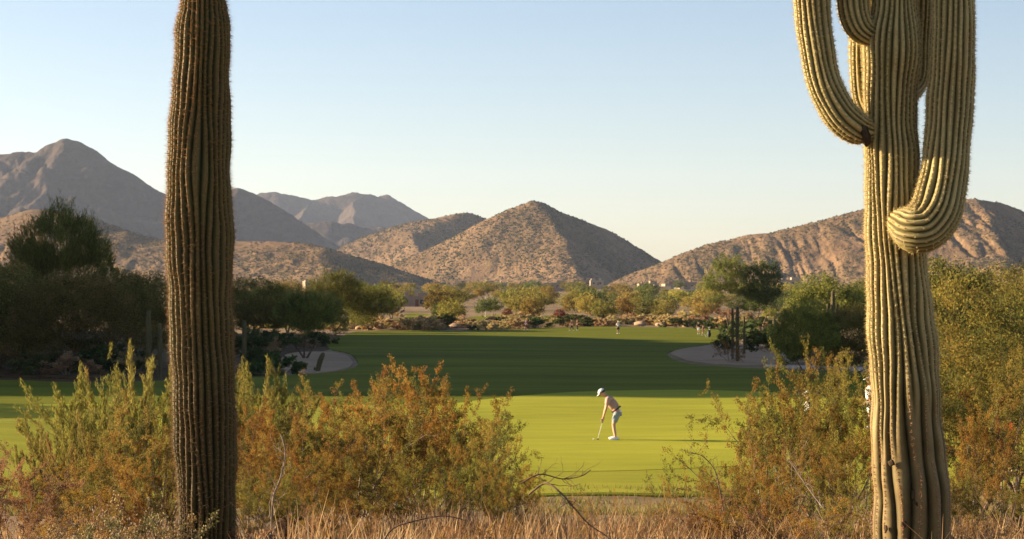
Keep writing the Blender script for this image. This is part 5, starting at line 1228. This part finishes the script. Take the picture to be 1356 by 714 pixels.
hs = [(876, 1000, 13, 4.0, 'stucco', 'tan flat-roofed house with a tower block, under the right hill', 0), (893, 930, 14, 3.2, 'stucco2', 'low pale house beside the tan tower house', 0), (912, 980, 16, 3.0, 'stucco3', 'long dark-walled house between two pale ones', 0), (927, 900, 9, 3.2, 'stucco2', 'bright cream house end left of the airy palo verde', 0),
      (905, 1150, 16, 3.6, 'stucco3', 'grey-brown house behind the row of pale houses', 3), (858, 1150, 12, 3.6, 'stucco', 'tan house at the notch between pointed hill and right hill', 2), (655, 1350, 16, 3.6, 'stucco2', 'pale house on the lower left slope of the pointed hill', 3), (697, 1300, 14, 3.4, 'stucco', 'tan house left of centre under the pointed hill', 2),
      (716, 1250, 9, 3.0, 'stucco2', 'small cream house under the middle of the pointed hill', 1), (775, 1500, 18, 4.0, 'stucco3', 'dark house high at the foot of the pointed hill', 5), (790, 1450, 10, 3.4, 'stucco2', 'small cream house high at the foot of the pointed hill', 5), (735, 1500, 18, 3.6, 'stucco3', 'dark long house at the foot of the pointed hill', 3),
      (540, 700, 12, 3.4, 'stucco2', 'pale house behind the trees of the far lit fairway', 0), (552, 560, 10, 2.8, 'stucco3', 'low dark house at the end of the far lit fairway', 0), (615, 1300, 14, 3.4, 'stucco3', 'dark house left of the pale one under the pointed hill', 3), (413, 1250, 11, 3.2, 'stucco', 'tan house glimpsed above the dark trees left of the foothill shadow', 4),
      (1085, 1300, 18, 3.4, 'stucco3', 'dark house at the foot of the right hill', 4), (1045, 1350, 16, 3.4, 'stucco', 'tan house behind the domed tree', 5)]
for i, (px, D, w, h, mt, lb, z) in enumerate(hs): house(px, D, w, h, mt, lb, R(random.Random(i).uniform(-25, 25)), i, z)

# ------------------------------------------------------------------ air
hz = bpy.data.meshes.new('haze'); bm = bmesh.new()
bmesh.ops.create_cube(bm, size=1, matrix=Matrix.Translation((0, 5900, 340)) @ Matrix.Diagonal((32000, 13600, 840, 1))); bm.to_mesh(hz); bm.free()
m, nt, out = newmat('haze'); pv = nt.nodes.new('ShaderNodeVolumePrincipled'); pv.inputs['Color'].default_value = (.60, .72, .98, 1); pv.inputs['Density'].default_value = 3.0e-5; pv.inputs['Anisotropy'].default_value = .2
nt.links.new(pv.outputs[0], out.inputs['Volume']); hz.materials.append(m)
tag(link('haze', hz), 'thin pale haze over the valley', 'haze', kind='stuff')

# ------------------------------------------------------------------ light, world, camera
wd = bpy.data.worlds.new('World'); sc.world = wd; wd.use_nodes = True; nt = wd.node_tree; nt.nodes.clear()
wo = nt.nodes.new('ShaderNodeOutputWorld'); bg = nt.nodes.new('ShaderNodeBackground'); sk = nt.nodes.new('ShaderNodeTexSky'); sk.sky_type = 'NISHITA'
sk.sun_disc = False; sk.sun_elevation = R(SUN_EL); sk.sun_rotation = R(-(90 - SUN_BACK)); sk.altitude = 500; sk.air_density = 1.0; sk.dust_density = 0.6; sk.ozone_density = 1.6
bg.inputs[1].default_value = 0.05; tn = mix(nt, sk.outputs[0], (1.03, .955, .985), 1.0, 'MULTIPLY'); nt.links.new(tn, bg.inputs[0]); nt.links.new(bg.outputs[0], wo.inputs[0])
sl = bpy.data.lights.new('sun', 'SUN'); sl.energy = 5.0; sl.angle = R(.53); sl.color = (1, .78, .50); so = bpy.data.objects.new('sun', sl); COL.objects.link(so)
sv = Vector((-math.cos(R(SUN_BACK)) * math.cos(R(SUN_EL)), math.sin(R(SUN_BACK)) * math.cos(R(SUN_EL)), math.sin(R(SUN_EL))))
so.rotation_euler = sv.to_track_quat('Z', 'Y').to_euler(); so.location = (-30, 10, 30)
cam = bpy.data.cameras.new('camera'); co = bpy.data.objects.new('camera', cam); COL.objects.link(co); sc.camera = co
cam.sensor_width = 36; cam.lens = 36 * F / 1356; cam.clip_start = .1; cam.clip_end = 40000
co.location = (0, 0, 0); co.rotation_euler = (R(90) + math.atan((HY - 357) / F), 0, 0)
cam.dof.use_dof = True; cam.dof.focus_distance = 12.4; cam.dof.aperture_fstop = 13.0
sc.view_settings.view_transform = 'Standard'; sc.view_settings.look = 'None'; sc.view_settings.gamma = 1; sc.view_settings.exposure = 1.9
sc.cycles.use_denoising = True; sc.cycles.max_bounces = 6; sc.cycles.diffuse_bounces = 3; sc.cycles.transmission_bounces = 3; sc.cycles.volume_bounces = 0; sc.cycles.transparent_max_bounces = 8
for k_, (r_, kids_) in PROTO.items(): pass
